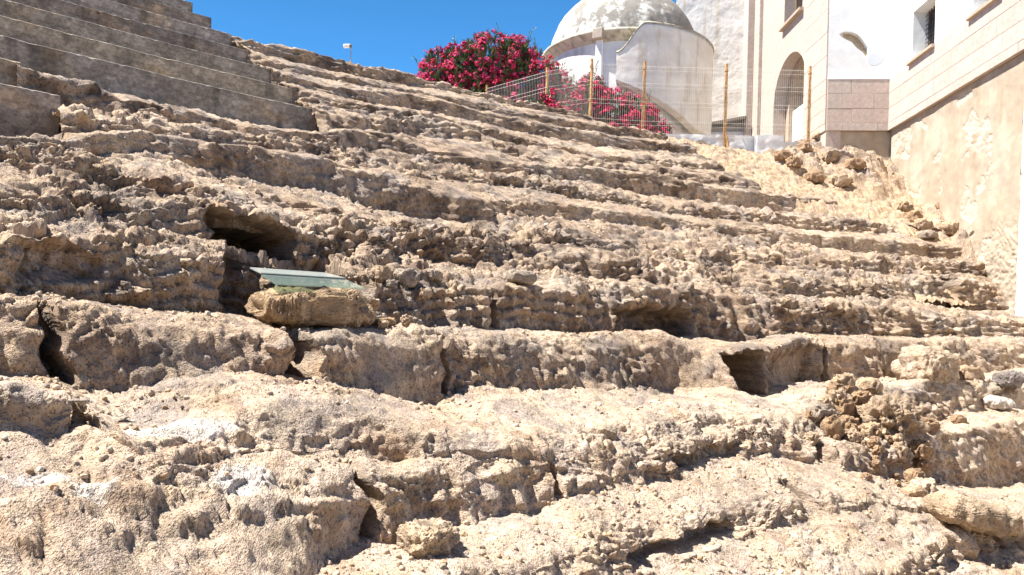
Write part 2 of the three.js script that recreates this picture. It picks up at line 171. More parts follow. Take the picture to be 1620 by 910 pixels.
// loose stones: [angle, radius, width, height, tone]
const STONES = [[-40.4,31.7,0.19,0.14,'p'], [-39.96,31.67,0.25,0.16,'g'], [-40.84,31.36,0.17,0.12,'g'], [-40.58,31.37,0.09,0.05,'p'], [-40.13,31.36,0.14,0.09,'g'], [-40.83,31.26,0.21,0.07,'b'], [-40.95,31.17,0.10,0.06,'p'], [-40.46,31.19,0.11,0.08,'p'], [-37.17,31.79,0.36,0.14,'g'], [-40.34,31.58,0.11,0.07,'g'], [-39.71,31.54,0.14,0.09,'p'], [-39.25,31.76,0.17,0.10,'g'], [-31.41,29.68,0.23,0.21,'b'], [-32.38,29.52,0.20,0.24,'b'], [-30.22,29.95,0.24,0.17,'b'], [-29.43,30.11,0.31,0.16,'p'], [-30.21,30.16,0.19,0.15,'p'], [-30.8,30.01,0.12,0.10,'b'], [-29.2,29.43,0.22,0.16,'b'], [-30.85,29.25,0.19,0.19,'p'], [-30.06,29.25,0.23,0.18,'b'], [-31.73,29.27,0.09,0.08,'b'], [-31.71,29.21,0.09,0.08,'b'], [-28.81,29.79,0.12,0.09,'g'], [-27.3,29.66,0.16,0.10,'b'], [-32.4,29.67,0.25,0.19,'g'], [-33.15,29.48,0.14,0.11,'p'], [-31.77,29.84,0.14,0.10,'p'], [-30.83,29.8,0.12,0.09,'p'], [-32.17,28.67,0.21,0.09,'p'], [-24.97,30.35,0.36,0.20,'p'], [-26.08,30.28,0.21,0.12,'g'], [-20.37,37.17,0.39,0.21,'b'], [-20.24,36.87,0.36,0.21,'b'], [-18.95,37.51,0.40,0.22,'b'], [-19.79,36.53,0.44,0.23,'b'], [-17.64,37.55,0.47,0.25,'p'], [-16.04,38.19,0.46,0.27,'b'], [-14.76,38.5,0.51,0.34,'b'], [-14.56,38.3,0.41,0.27,'p'], [-15,38.63,0.38,0.24,'b'], [-18.76,36.44,0.50,0.27,'p'], [-17.55,36.8,0.46,0.24,'b'], [-17.11,38.41,0.43,0.20,'p'], [-17.44,35.07,0.36,0.25,'b'], [-17.22,35.5,0.34,0.23,'p'], [-17.71,34.67,0.35,0.22,'p'], [-16.08,35,0.39,0.25,'b'], [-16.74,34.44,0.46,0.24,'p'], [-18.03,34.35,0.40,0.16,'g'], [-31.95,28.9,0.06,0.05,'b'], [-30.11,29.56,0.12,0.11,'b'], [-31.29,29.45,0.22,0.17,'p'], [-30.74,29.32,0.15,0.14,'p'], [-31.94,29.14,0.10,0.08,'b'], [-32.3,29.75,0.13,0.12,'p'], [-31.58,29.28,0.10,0.09,'b'], [-30.64,29.81,0.07,0.06,'b'], [-31.19,29.81,0.23,0.21,'b'], [-31.24,29.38,0.11,0.10,'b'], [-31.69,29.58,0.22,0.17,'b'], [-31.3,29.12,0.08,0.07,'b'], [-31.25,29.88,0.21,0.15,'p'], [-32.78,28.98,0.10,0.06,'b'], [-31.84,29.18,0.06,0.05,'b'], [-31.72,29.56,0.12,0.10,'b'], [-30.44,30.04,0.09,0.08,'b'], [-31.81,29.4,0.12,0.11,'b'], [-31.83,29.44,0.14,0.11,'b'], [-31.82,29.33,0.07,0.05,'p'], [-31.87,29.62,0.17,0.16,'p'], [-31.04,29.97,0.21,0.16,'b'], [-31.93,29.42,0.15,0.13,'p'], [-30.97,29.01,0.19,0.18,'b'], [-30,29.23,0.17,0.11,'b'], [-30.37,30.14,0.24,0.17,'p'], [-29.76,29.69,0.16,0.14,'p'], [-30.58,29.47,0.17,0.13,'b'], [-30.21,29.4,0.15,0.11,'p'], [-31.03,29.31,0.09,0.07,'b'], [-31.87,29.47,0.16,0.14,'p'], [-32.53,29.41,0.06,0.05,'b'], [-32.58,29.71,0.10,0.09,'b'], [-29.85,29.33,0.08,0.06,'b']];
const ROCKS = {
  boulder: [-26.34, 30.47, 0.89, 0.48],
  slab: [-31.43, 28.33, 1.04, 0.38],
  white: [-31.61, 28.77, 0.30, 0.17],
  conglo: [-30.33, 29.58, 0.66, 0.49],
  lime: [-24.85, 29.97, 0.40, 0.16],
  greyst: [-24.03, 30.13, 0.45, 0.21],
  holeb: [-42.66, 29.2, 0.34, 0.16],
  slate: [-45.91, 30.24, 0.14, 0.07],
  slate2: [-45.46, 30.28, 0.09, 0.04],
};
// ---------------------------------------------------------------- ground
{
  const g = new THREE.CircleGeometry(900, 96); g.rotateX(-Math.PI / 2);
  const m = mesh('ground', g, M.plain(0.36, 0.29, 0.21, 1)); m.userData.kind = 'structure';
  const ring = new THREE.RingGeometry(39.1, 130, 160, 1, 0, Math.PI * 2); ring.rotateX(-Math.PI / 2);
  const p = ring.attributes.position; const c = V(CX, 4.25, CZ); for (let i = 0; i < p.count; i++) p.setXYZ(i, p.getX(i) + c.x, c.y, p.getZ(i) + c.z);
  mesh('upper_ground', ring, M.plain(0.40, 0.33, 0.24, 1)).userData.kind = 'structure';
}
// ---------------------------------------------------------------- the eroded stone seating
const tierOf = new Map(TIERS);
function at(row, deg) {
  const a = row; if (deg <= a[0][0]) return a[0]; const n = a.length - 1; if (deg >= a[n][0]) return a[n];
  let i = 0; while (a[i + 1][0] < deg) i++; const t = (deg - a[i][0]) / (a[i + 1][0] - a[i][0]), o = [deg];
  for (let k = 1; k < 4; k++) o[k] = mix(a[i][k], a[i + 1][k], t); return o;
}
tierOf.set(19, [[-50, 27.45, -2.28, -2.62], [-15, 27.45, -2.28, -2.62]]);
const WALLX = 9.62, rightEnd = r => Math.asin((WALLX - CX) / r) / RAD;
const START = { 8: -44.75, 9: -44.45, 3: -39.15, 4: -39.05, 5: -38.85, 6: -38.72, 7: -38.66 };
const STOP = { 3: -26.7, 4: -23.9, 5: -23.5, 6: -23.2, 7: -22.6, 8: -19.9 };
const ROUND = { 14: 0.30, 15: 0.14, 16: 0.10, 17: 0.08, 8: 0.05, 10: 0.06 };
const ROUGH = { 9: 1.15, 11: 1.1, 12: 1.15, 13: 1.1, 15: 1.1, 8: 0.5, 10: 0.5, 5: 0.6, 4: 0.65, 3: 0.8, 7: 0.8, 6: 0.75, 14: 0.85, 16: 1.05, 17: 0.9, 18: 0.85 };
// openings between blocks: [row, angle, half width in metres, depth, from, to (share of the riser's height)]
const GAPS = [[14, -45.72, 0.045, 0.42], [14, -42.66, 0.075, 0.6], [14, -40.08, 0.03, 0.35], [14, -29.9, 0.45, 0.25], [14, -28.6, 0.02, 0.2],
  [13, -41.93, 0.50, 0.75], [13, -38.1, 0.03, 0.16], [15, -45.9, 0.05, 0.2], [16, -43.13, 0.035, 0.45], [16, -40.2, 0.03, 0.2], [12, -19.95, 0.12, 0.6], [12, -23.5, 0.06, 0.2], [17, -35.4, 0.06, 0.3], [18, -30.9, 0.07, 0.25], [16, -33.2, 0.08, 0.3]];
const CAVES = [[14, -32.15, 0.36, 1.4, -0.6, 0.93], [12, -42.15, 0.33, 1.1, -0.3, 0.82], [13, -33.35, 0.72, 0.40, -0.3, 0.55], [10, -15.9, 0.35, 0.3, -0.2, 0.7], [9, -17.6, 0.5, 0.3, -0.2, 0.65], [14, -29.9, 0.9, 0.12, -0.2, 0.8], [16, -36.4, 0.5, 0.22, -0.1, 0.55], [17, -38.6, 0.6, 0.2, -0.1, 0.5], [13, -45.3, 0.25, 0.16, 0.35, 0.8]];
const slope = group('stone_seating', 'weathered tan stone seating slope of an ancient open air theatre', undefined, null, 'structure');
const HX = 0.035, HS0 = -52 * RAD * 33, HR0 = 26, HN = 900, HM = 440, hmap = new Float32Array(HN * HM).fill(-99);
function raise(deg, r, y) { const i = Math.round((deg * RAD * 33 - HS0) / HX), j = Math.round((r - HR0) / HX); if (i >= 0 && j >= 0 && i < HN && j < HM && hmap[i * HM + j] < y) hmap[i * HM + j] = y; }
function heightAt(deg, r) {
  const i0 = Math.round((deg * RAD * 33 - HS0) / HX), j0 = Math.round((r - HR0) / HX); let s = 0, n = 0;
  for (let w = 1; w < 9 && !n; w++) for (let i = i0 - w; i <= i0 + w; i++) for (let j = j0 - w; j <= j0 + w; j++) { if (i < 0 || j < 0 || i >= HN || j >= HM) continue; const h = hmap[i * HM + j]; if (h > -90) { s += h; n++; } }
  return n ? s / n : cone(r);
}
const spots = [];                                               // places on the treads where gravel lies
const LIME = [[-46.05, 29.66, 0.08], [-44.62, 29.62, 0.11], [-44.95, 30.02, 0.13], [-45.3, 30.05, 0.09], [-46.5, 29.8, 0.08]];
function rockColour(s, r, y, deg, k) {
  const n1 = fbm(s * 0.55, r * 0.55, y * 0.7, 3), n2 = fbm(s * 2.3 + 9, r * 2.3, y * 2.8, 3), n3 = noise(s * 9, r * 9 + 4, y * 10), n4 = fbm(s * 1.1 + 40, r * 1.1, y * 1.6, 3);
  const P = ROCKTONE, n5 = noise(s * 34, r * 34, y * 34), n6 = noise(s * 85, r * 85, y * 85), fl = (1 + 0.10 * n3) * (1 + 0.16 * n5 + 0.15 * n6) * (n5 * 0.7 + n6 > (k >= 15 ? 0.95 : 0.72) ? 0.58 : 1), c = [0, 1, 2].map(i => P.pale[i]);  // dark specks put the shade of small pits into the colour
  const to = (q, t) => { t = clamp(t); for (let i = 0; i < 3; i++) c[i] = mix(c[i], q[i], t); };
  to(P.cream, sstep(0.02, 0.42, n1 + 0.35 * n2) * 0.65 + (k >= 15 ? 0.6 : 0));
  to(P.grey, sstep(0.0, 0.3, n4 + 0.3 * n2) * (k >= 16 ? 0.35 : 0.75));
  to(P.ochre, sstep(0.2, 0.5, -n4 * 0.8 + n2 * 0.55) * 0.55);
  to(P.dark, sstep(k <= 8 ? -0.06 : 0.02, k <= 8 ? 0.3 : 0.42, n2 * 0.8 - n1 * 0.5 + n3 * 0.16) * (k <= 8 ? 0.85 : k <= 13 ? 0.7 : k === 14 ? 0.5 : 0.25));   // lichen, weighted up so patches also paint in shaded crevices and risers
  for (const [a, b, w] of LIME) { const d = Math.hypot((deg - a) * RAD * 30 * 0.5, r - b) / w; if (d < 1.5 && k >= 15) to(P.lime, 0.85 * sstep(1.05, 0.55, d + 0.7 * n2 + 0.25 * n3)); }
  for (let i = 0; i < 3; i++) c[i] *= fl * 0.93;
  return c;
}
function relief(s, r, y, rough, riser, k) {
  const calm = k >= 15 ? mix(0.45, 1, riser) : k === 14 ? mix(0.6, 0.9, riser) : 1;
  const wx = 0.08 * noise(s * 1.7, r * 1.7, y * 1.7 + 3), wy = 0.07 * noise(s * 2.1, r * 2.1 + 8, y * 2.1), wz = 0.025 * noise(s * 8, r * 8, y * 8);
  const a = s * 0.8 + wx + wz, b = r + wy - wz, c = y * 1.15 + wx + wz;
  let d = mix(0.05, 0.08, riser) * fbm(a * 1.25, b * 1.25, c * 1.25, 2);
  const k1 = Math.abs(noise(a * 3.1, b * 3.1, c * 3.1)), k2 = Math.abs(noise(a * 7.3 + 5, b * 7.3, c * 7.3)), k3 = Math.abs(noise(a * 17, b * 17 + 2, c * 17)), k4 = noise(a * 33, b * 33, c * 33);
  const m1 = sstep(-0.35, 0.3, noise(s * 0.8 + 20, r * 0.8, y * 0.8));   // stony here, sandy there
  d += rough * calm * ((k1 - 0.35) * mix(0.04, 0.06, riser) + (k2 - 0.35) * mix(0.022, 0.036, riser) * mix(0.4, 1, m1) + (k3 - 0.35) * 0.013 * mix(0.5, 1, m1) + k4 * 0.0035 + noise(a * 75, b * 75, c * 75) * 0.0014);
  // stones bedded in the mortar, parted by crevices
  const cm = sstep(-0.25, 0.25, noise(s * 0.7 + 50, r * 0.7, y * 0.7) + (k >= 9 && k <= 13 ? 0.15 : -0.1)) * rough * calm;
  if (cm > 0.02) {
    let q = cells(a * 4.2, b * 4.2, c * 5.2); d += cm * ((q[2] - 0.5) * 0.085 * sstep(0, 0.12, q[1] - q[0]) - 0.03 * sstep(0.12, 0, q[1] - q[0]) + (0.45 - q[0]) * 0.012);
    q = cells(a * 10 + 7, b * 10, c * 12); d += cm * mix(0.6, 1, m1) * ((q[2] - 0.5) * 0.034 * sstep(0, 0.15, q[1] - q[0]) - 0.014 * sstep(0.16, 0, q[1] - q[0]) + (0.45 - q[0]) * 0.010);
  }
  // bedding: thin layers weathered back by turns
  { const bd = y * 8.5 + 1.1 * noise(s * 0.4, r * 0.4, k) + 0.35 * noise(s * 2, r * 2, y), saw = bd - Math.floor(bd), id = Math.floor(bd) * 0.7548 % 1; d += rough * mix(k >= 15 ? 0.75 : 0.6, 1, riser) * (0.35 + id) * 0.05 * (sstep(0, 0.6, saw) * sstep(1, 0.93, saw) - 0.5); }
  const pm = sstep(0.0, 0.5, noise(s * 1.3, r * 1.3 + 31, y * 1.3));
  if (pm > 0.02) { const w = worley(a * 7.5, b * 7.5, c * 7.5); d -= rough * calm * pm * 0.035 * sstep(0.45, 0.12, w); }
  return d;
}
for (const [k, row] of [...tierOf].sort((a, b) => a[0] - b[0])) {
  const rMid = row[row.length >> 1][1], d0 = START[k] ?? -50.5, d1 = STOP[k] ?? rightEnd(rMid), up = tierOf.get(k - 1), rough = ROUGH[k] ?? 1, w = ROUND[k] ?? 0.07;
  // columns: about as far apart as the eye can tell
  const degs = [d0]; let dist = 0;
  while (degs[degs.length - 1] < d1) {
    const g = degs[degs.length - 1], q = at(row, g), x = CX + q[1] * Math.sin(g * RAD), z = CZ + q[1] * Math.cos(g * RAD), D = Math.max(3.2, Math.hypot(x, q[2], z));
    const slit = GAPS.some(q => q[0] === k && Math.abs(Math.abs((g - q[1]) * RAD * 31) - q[2] * 1.15) < q[2] * 0.45 + 0.02) ? 0.22 : 1;
    const off = slit < 1 ? slit : g < -47.6 || (k > 16 && g > -28) ? 3 : 1;
    degs.push(g + Math.min(0.4, D / 760 * 1.35 * off) / q[1] / RAD); dist += D;
  }
  dist = dist / (degs.length - 1);
  const mid = at(row, (d0 + d1) / 2), nB = 4, step = dist / 760 * 1.7, nR = clamp(Math.round((0.38 + 0.1) / step), 8, 60), nT = clamp(Math.round(0.72 / step), 10, 78), nE = 5, nr = nB + nR + nT + nE;
  const nc = degs.length, pos = new Float32Array(nc * nr * 3), uv = new Float32Array(nc * nr * 2), col = new Float32Array(nc * nr * 3);
  const pr = new Float32Array(nr), py = new Float32Array(nr), pw = new Float32Array(nr), arc = new Float32Array(nr);
  const gaps = GAPS.filter(g => g[0] === k), caves = CAVES.filter(g => g[0] === k);
  for (let i = 0; i < nc; i++) {
    const deg = degs[i], s = deg * RAD * 33, q = at(row, deg);
    let rl = q[1], yl = q[2], yf = q[3], ru, yu;
    const wild = k === 9 || k === 7 || (k >= 11 && k <= 13) ? 2.2 : 1, jit = wild * (0.035 * noise(s * 1.8, k * 7, 0) + 0.02 * noise(s * 5, k * 7, 3)), worn = 0.55 + (wild > 1 ? 2.4 : 1.2) * Math.max(0, noise(s * 0.9, k * 3, 8));
    rl += jit; yl += jit * 0.67;
    const lean = k === 16 ? 0.65 * sstep(-43.3, -45.3, deg) + 0.07 : k === 15 ? 0.10 * sstep(-45.7, -45.2, deg) + 0.04 : k === 17 ? 0.09 : k === 14 ? clamp(0.09 + 0.16 * noise(s * 0.9, 3, 3), 0.0, 0.26) : wild > 1 ? 0.02 + 0.4 * Math.max(0, noise(s * 0.42, k * 5, 2) - 0.05) * (k === 12 && deg < -40.5 || k === 13 && deg < -40 ? 0 : 1) : 0;
    if (k >= 9 && k <= 14) rl += lean * 0.6;
    if (k === 8 && deg < -38.5) { ru = 35.95; yu = 2.9; }
    else if (k === 3 || !up) { ru = rl + 0.9; yu = yl + 0.02; }
    else if (deg < (START[k - 1] ?? -60)) { ru = rl + 0.7; yu = yl + 0.03; }
    else { const u = at(up, deg); ru = u[1] - 0.05; yu = u[3]; if (deg > (STOP[k - 1] ?? 0)) { ru = rl + 0.62; yu = yl + 0.12; } }
    const end = STOP[k] ? sstep(0.3, 0, (STOP[k] - deg) * RAD * rl) : 0; if (end) { rl += 0.25 * end; yl -= 0.33 * end; yu -= 0.33 * end; yf -= 0.2 * end; }
    ru = Math.max(ru, rl + 0.16); yu = Math.max(yu, yl - 0.03);
    const A = [rl - 0.08 - lean * 1.15, yf - 0.3 - lean * 0.25], B = [rl - 0.055 - lean, yf - 0.02 - lean * 0.2], C = [rl, yl], D = [ru, yu], E = [ru + 1.0, yu - 0.02];
    const LR = Math.hypot(C[0] - B[0], C[1] - B[1]), LT = Math.hypot(D[0] - C[0], D[1] - C[1]), ww = Math.min(w * worn + lean * 0.35, LR * 0.75, LT * 0.8);
    const P = t => t < 0 ? [C[0] + (B[0] - C[0]) * -t / LR, C[1] + (B[1] - C[1]) * -t / LR] : [C[0] + (D[0] - C[0]) * t / LT, C[1] + (D[1] - C[1]) * t / LT];
    for (let j = 0; j < nr; j++) {
      let t;
      if (j < nB) { const f = j / nB; pr[j] = mix(A[0], B[0], f); py[j] = mix(A[1], B[1], f); pw[j] = 1; continue; }
      if (j < nB + nR) t = -LR * (1 - (j - nB) / nR); else if (j < nB + nR + nT) t = LT * (j - nB - nR) / (nT - 1); else { const f = (j - nB - nR - nT + 1) / nE; pr[j] = mix(D[0], E[0], f); py[j] = mix(D[1], E[1], f); pw[j] = 0; continue; }
      if (Math.abs(t) < ww) { const u = (t + ww) / (2 * ww), p = P(-ww), p2 = P(ww), w0 = (1 - u) * (1 - u), w1 = 2 * u * (1 - u), w2 = u * u; pr[j] = w0 * p[0] + w1 * C[0] + w2 * p2[0]; py[j] = w0 * p[1] + w1 * C[1] + w2 * p2[1]; } else { const p = P(t); pr[j] = p[0]; py[j] = p[1]; }
      pw[j] = sstep(ww, -ww, t) * (1 - Math.min(0.8, lean * 1.7));
    }
    arc[0] = 0; for (let j = 1; j < nr; j++) arc[j] = arc[j - 1] + Math.hypot(pr[j] - pr[j - 1], py[j] - py[j - 1]);
    for (let j = 0; j < nr; j++) {
      let r = pr[j], y = py[j]; const riser = pw[j];
      for (const [, g, hw, dep] of gaps) {
        const wob = 0.05 * noise(y * 3, g, 1), x = Math.abs((deg - g) * RAD * rl + wob);
        if (x < hw * 1.6) { const f = sstep(hw * 1.5, hw * 0.75, x) * dep; if (r < rl - 0.06 + f) { r = rl - 0.06 + f; if (riser < 0.5) y -= f * 0.08; } }
      }
      for (const [, g, hw, dep, lo, hi] of caves) {
        const x = Math.abs((deg - g) * RAD * rl + 0.08 * noise(y * 4, g, 9)), h = (y - yf) / (yl - yf);
        if (x < hw * 1.3 && riser > 0.4) r += dep * sstep(hw * 1.15, hw * 0.85, x) * sstep(lo - 0.08, lo + 0.05, h) * sstep(hi + 0.1, hi - 0.05, h + 0.1 * noise(s * 5, g, 2));
      }
      const j0 = Math.max(0, j - 1), j1 = Math.min(nr - 1, j + 1); let tr = pr[j1] - pr[j0], ty = py[j1] - py[j0]; const tl = Math.hypot(tr, ty) || 1; tr /= tl; ty /= tl;
      const push = r - pr[j], inGap = push > 0.1; if (inGap) { tr = 0; ty = 1; }
      const d = relief(s, r, y, rough, riser, k); r += -ty * d; y += tr * d;
      const o = i * nr + j, v = polar(deg, r, y); pos[o * 3] = v.x; pos[o * 3 + 1] = v.y; pos[o * 3 + 2] = v.z;
      uv[o * 2] = s + push; uv[o * 2 + 1] = arc[j] + k * 0.37;
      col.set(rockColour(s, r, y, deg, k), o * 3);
      if (j >= nB && j < nB + nR + nT) raise(deg, r, y);
      if (j > nB + nR + 2 && j < nB + nR + nT && deg > -47.6 && k >= 9 && rnd() < 0.05 * sstep(-0.2, 0.5, noise(s * 1.4, r * 1.4, 77) + (k >= 15 ? 0.15 : 0))) spots.push([v.x, v.y, v.z, k]);
    }
  }
  // one mesh per tier; row 14 is made of separate blocks, split where they part
  const cuts = k === 14 ? [-45.72, -42.66, -40.08, -31.5] : k === 15 ? [-45.9] : k === 13 ? [-41.93] : k === 16 ? [-43.13] : [];
  const cols = [0, ...cuts.map(c => degs.findIndex(d => d > c)), nc - 1];
  for (let c = 0; c + 1 < cols.length; c++) {
    const a = cols[c], b = cols[c + 1] + 1, n = b - a;
    const g = geom(pos.slice(a * nr * 3, b * nr * 3), gridIndex(n, nr), uv.slice(a * nr * 2, b * nr * 2), col.slice(a * nr * 3, b * nr * 3));
    mesh(k === 14 || (k === 15 && c === 0) ? 'stone_block' : 'stone_tier', g, M.rock, slope);
  }
}
// the slope of rubble and sand at the end of the seats, by the building
const endDeg = r => r > 37.9 ? mix(-24, -26.8, clamp((r - 37.9) / 0.6)) : r > 35.8 ? -23.2 : mix(-17, -23, clamp((r - 34) / 1.8));
const MOUNDS = [[-19.3, 37.35, 0.95, 0.36], [-17.6, 36.9, 1.1, 0.30], [-16.3, 37.55, 1.35, 0.5], [-14.6, 37.7, 1.3, 0.35], [-13.9, 37.0, 1.6, 0.42], [-15.8, 35.2, 0.8, 0.35], [-16.6, 33.9, 0.7, 0.35], [-17, 38.4, 1.3, 0.35]];
{
  const nc = 620, nr = 300, pos = [], uv = [], col = [];
  for (let i = 0; i < nc; i++) for (let j = 0; j < nr; j++) {
    let deg = mix(-29, -10.5, i / (nc - 1)), r = mix(32.6, 40.2, j / (nr - 1)), s = deg * RAD * 33;
    let y = cone(Math.min(r, 38.6)) - 0.36 + 0.31 * sstep(endDeg(r) - 0.9, endDeg(r) + 0.4, deg + 0.4 * noise(s, r, 5));
    if (r > 37.9) y -= Math.min(0.16, (r - 37.9) * 0.3) * sstep(-17, -19, deg);
    let m = 0; for (const [a, b, w, h] of MOUNDS) { const d = Math.hypot((deg - a) * RAD * r, r - b) / w; if (d < 1) m = Math.max(m, h * sstep(1, 0.15, d + 0.25 * noise(s * 2, r * 2, a))); }
    const cob = worley(s * 7.5, r * 7.5, 3), cob2 = worley(s * 15, r * 15, 8);
    y += m + 0.06 * fbm(s * 0.9, r * 0.9, 2, 3) + 0.10 * (0.5 - cob) + 0.04 * (0.5 - cob2); y += relief(s, r, y, 1, 0.5, 12) * (0.6 + Math.min(0.3, m));
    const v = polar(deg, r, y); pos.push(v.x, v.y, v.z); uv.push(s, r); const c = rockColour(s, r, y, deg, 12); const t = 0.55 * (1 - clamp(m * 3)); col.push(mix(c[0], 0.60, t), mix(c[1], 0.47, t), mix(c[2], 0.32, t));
    raise(deg, r, y); if (m > 0.1 && rnd() < 0.015 || rnd() < 0.004) spots.push([v.x, v.y, v.z, 11]);
  }
  mesh('rubble_slope', geom(pos, gridIndex(nc, nr), uv, col), M.rock, slope);
}
// ---------------------------------------------------------------- concrete steps laid over the seats
const STEP = [[1, -39.5, 0.5], [2, -39.31, 0.5], [3, -39.14, 0.5], [4, -39.07, 0.5], [5, -38.81, 0.5], [6, -38.69, 0.5], [7, -38.5, 0.6], [8, -44.66, 0.6], [9, -44.29, 0.78]];
const CONC = [[0.33, 0.27, 0.21], [0.25, 0.20, 0.155], [0.34, 0.28, 0.22], [0.24, 0.19, 0.15], [0.30, 0.25, 0.195], [0.36, 0.285, 0.205], [0.31, 0.26, 0.205], [0.34, 0.28, 0.22], [0.35, 0.285, 0.225]];
STEP.forEach(([k, dEnd, h], n) => {
  const r0 = 35.75 + (7 - k) * 0.675, y0 = 3.25 + (7 - k) * 0.45, d0 = -53, nc = 420, prof = [];
  for (let j = 0; j <= 26; j++) prof.push([0, -h + (h - 0.012) * j / 26]); prof.push([0.010, -0.008], [0.028, 0]); for (let j = 1; j <= 14; j++) prof.push([0.028 + 0.8 * j / 14, 0]);
  const nr = prof.length, pos = [], uv = [], col = [];
  const capR = [0.05, 0.2, 0.45, 0.8];
  for (let i = 0; i < nc + 4; i++) {
    const cap = i >= nc ? capR[i - nc] : 0, deg = i >= nc ? dEnd : mix(d0, dEnd, Math.pow(i / (nc - 1), 0.8)), s = deg * RAD * r0;
    for (let j = 0; j < nr; j++) {
      let r = r0 + Math.max(prof[j][0], cap), y = y0 + prof[j][1]; const lip = Math.exp(-Math.pow((prof[j][1]) / 0.02, 2) - Math.pow(prof[j][0] / 0.03, 2));
      if (k === 9 && prof[j][1] < -0.3) r += (-prof[j][1] - 0.3) * 0.12;
      const ex = clamp((dEnd - deg) * RAD * r0 / 0.02);
      r += 0.005 * fbm(s * 2, y * 2, k, 3) + lip * 0.006 * Math.abs(noise(s * 9, k, 1)); y += 0.006 * noise(s * 0.8, k * 3, 0) - lip * 0.012 * sstep(0.25, 0.9, noise(s * 5, k * 5, 2)) - (1 - ex) * lip * 0.012;
      const dd = k === 9 && deg > dEnd - 1 ? deg - sstep(-0.35, -0.78, prof[j][1]) * 0.42 * sstep(-1, 0, deg - dEnd) : deg;
      const v = polar(dd, r, y); pos.push(v.x, v.y, v.z); uv.push(s * 0.8, prof[j][1] + prof[j][0]);
      const c = CONC[n], q = fbm(s * 1.1, y * 1.6, k * 3, 4), st = sstep(0.15, 0.5, fbm(s * 2.4, y * 0.35, k * 9, 3)), li = sstep(0.2, 0.5, fbm(s * 3.2, y * 3.6, k * 5 + 40, 4)), or = sstep(0.12, 0.5, fbm(s * 0.9 + 7, y * 1.2, k * 4, 3));
      const f = 1.36 * (1 + 0.36 * q) * (1 - 0.42 * st) * (1 + 0.4 * li); col.push(c[0] * f * (0.98 + 0.22 * or), c[1] * f * (1 + 0.08 * or), c[2] * f * (1.02 - 0.12 * or));
    }
  }
  const where = ['topmost visible step against the sky', 'second step down from the top one', 'third step down, ending where the rocky crest begins', 'fourth step down, dark stained', 'fifth step down', 'sixth step down, ochre toned', 'long lowest step with a chipped edge and dark drip stains', 'short step end beside broken rock, above the square block', 'tall square ended block standing on the rock'][n];
  tag(mesh('concrete_step', geom(pos, gridIndex(nc + 4, nr), uv, col), M.concrete), `grey brown concrete seating ${where.startsWith('tall') ? '' : 'row, '}${where}`.replace('  ', ' '), 'concrete step', 'concrete steps laid over the old seats');
});
// ---------------------------------------------------------------- loose stones
function stoneGeo(seed, w, h, d, detail, tone, knob = 0.5, e = 0.62) {
  let g = new THREE.IcosahedronGeometry(1, detail); g.deleteAttribute('uv'); g.deleteAttribute('normal'); g = mergeVertices(g, 1e-4);
  const p = g.attributes.position, n = p.count, uv = new Float32Array(n * 2), col = new Float32Array(n * 3), sd = seed * 13.7, S = Math.max(w, h, d);
  for (let i = 0; i < n; i++) {
    let x = p.getX(i), y = p.getY(i), z = p.getZ(i); const f = a => Math.sign(a) * Math.pow(Math.abs(a), e), bx = f(x), by = f(y), bz = f(z), m = 1 / Math.max(1, Math.hypot(bx, by, bz) * 0.86);
    const X = bx * m, Y = by * m, Z = bz * m, ax = X * w / S, ay = Y * h / S, az = Z * d / S, t = Math.min(w, h, d) / S;
    let nx = X / w, ny = Y / h, nz = Z / d; const nl = 1 / Math.hypot(nx, ny, nz); nx *= nl; ny *= nl; nz *= nl;
    const q = S / 2 * ((0.14 + 0.22 * t) * noise(ax * 1.5 + sd, ay * 1.5, az * 1.5) * t + 0.16 * t * noise(ax * 3, ay * 3 + sd, az * 3) + knob * (0.15 * t + 0.03) * ((Math.abs(noise(ax * 5, ay * 5, az * 5 + sd)) - 0.3) + 0.6 * (Math.abs(noise(ax * 11, ay * 11, az * 11 + sd)) - 0.3) + 0.32 * (Math.abs(noise(ax * 24, ay * 24, az * 24 + sd)) - 0.3)) + 0.012 * noise(ax * 40 + sd, ay * 40, az * 40));
    x = X * w / 2 + nx * q; y = Y * h / 2 + ny * q; z = Z * d / 2 + nz * q; p.setXYZ(i, x, y, z);
    uv[i * 2] = Math.atan2(bx * w, bz * d) * S * 0.4 + seed * 0.13; uv[i * 2 + 1] = Math.asin(clamp(by * m, -1, 1)) * (h + d) * 0.3; const v = 1 + 0.2 * noise(x * 6 + sd, y * 6, z * 6) + 0.14 * noise(x * 28, y * 28, z * 28 + sd) + 0.12 * noise(x * 75, y * 75, z * 75 + sd);
    for (let k = 0; k < 3; k++) col[i * 3 + k] = tone[k] * v;
  }
  g.setAttribute('uv', new THREE.BufferAttribute(uv, 2)); g.setAttribute('color', new THREE.BufferAttribute(col, 3)); g.computeVertexNormals(); return g;
}
function place(o, deg, r, lift, turn = 0, tip = 0, roll = 0) { const y = heightAt(deg, r); o.position.copy(polar(deg, r, y + lift)); o.rotation.set(tip, turn + deg * RAD * -1, roll); return o; }
const TONE = { p: [0.53, 0.42, 0.30], g: [0.41, 0.36, 0.30], b: [0.42, 0.30, 0.19] };
const zone = deg => deg < -38 ? ['loose stone in the rubble beside the glass cover', 'stones lying beside the glass cover'] : deg > -22.5 ? ['broken stone in the rubble heap below the wire fence', 'stones in the rubble heap below the fence'] : ['loose rounded stone tumbled between the broken lower seats', 'stones tumbled on the lower seats'];
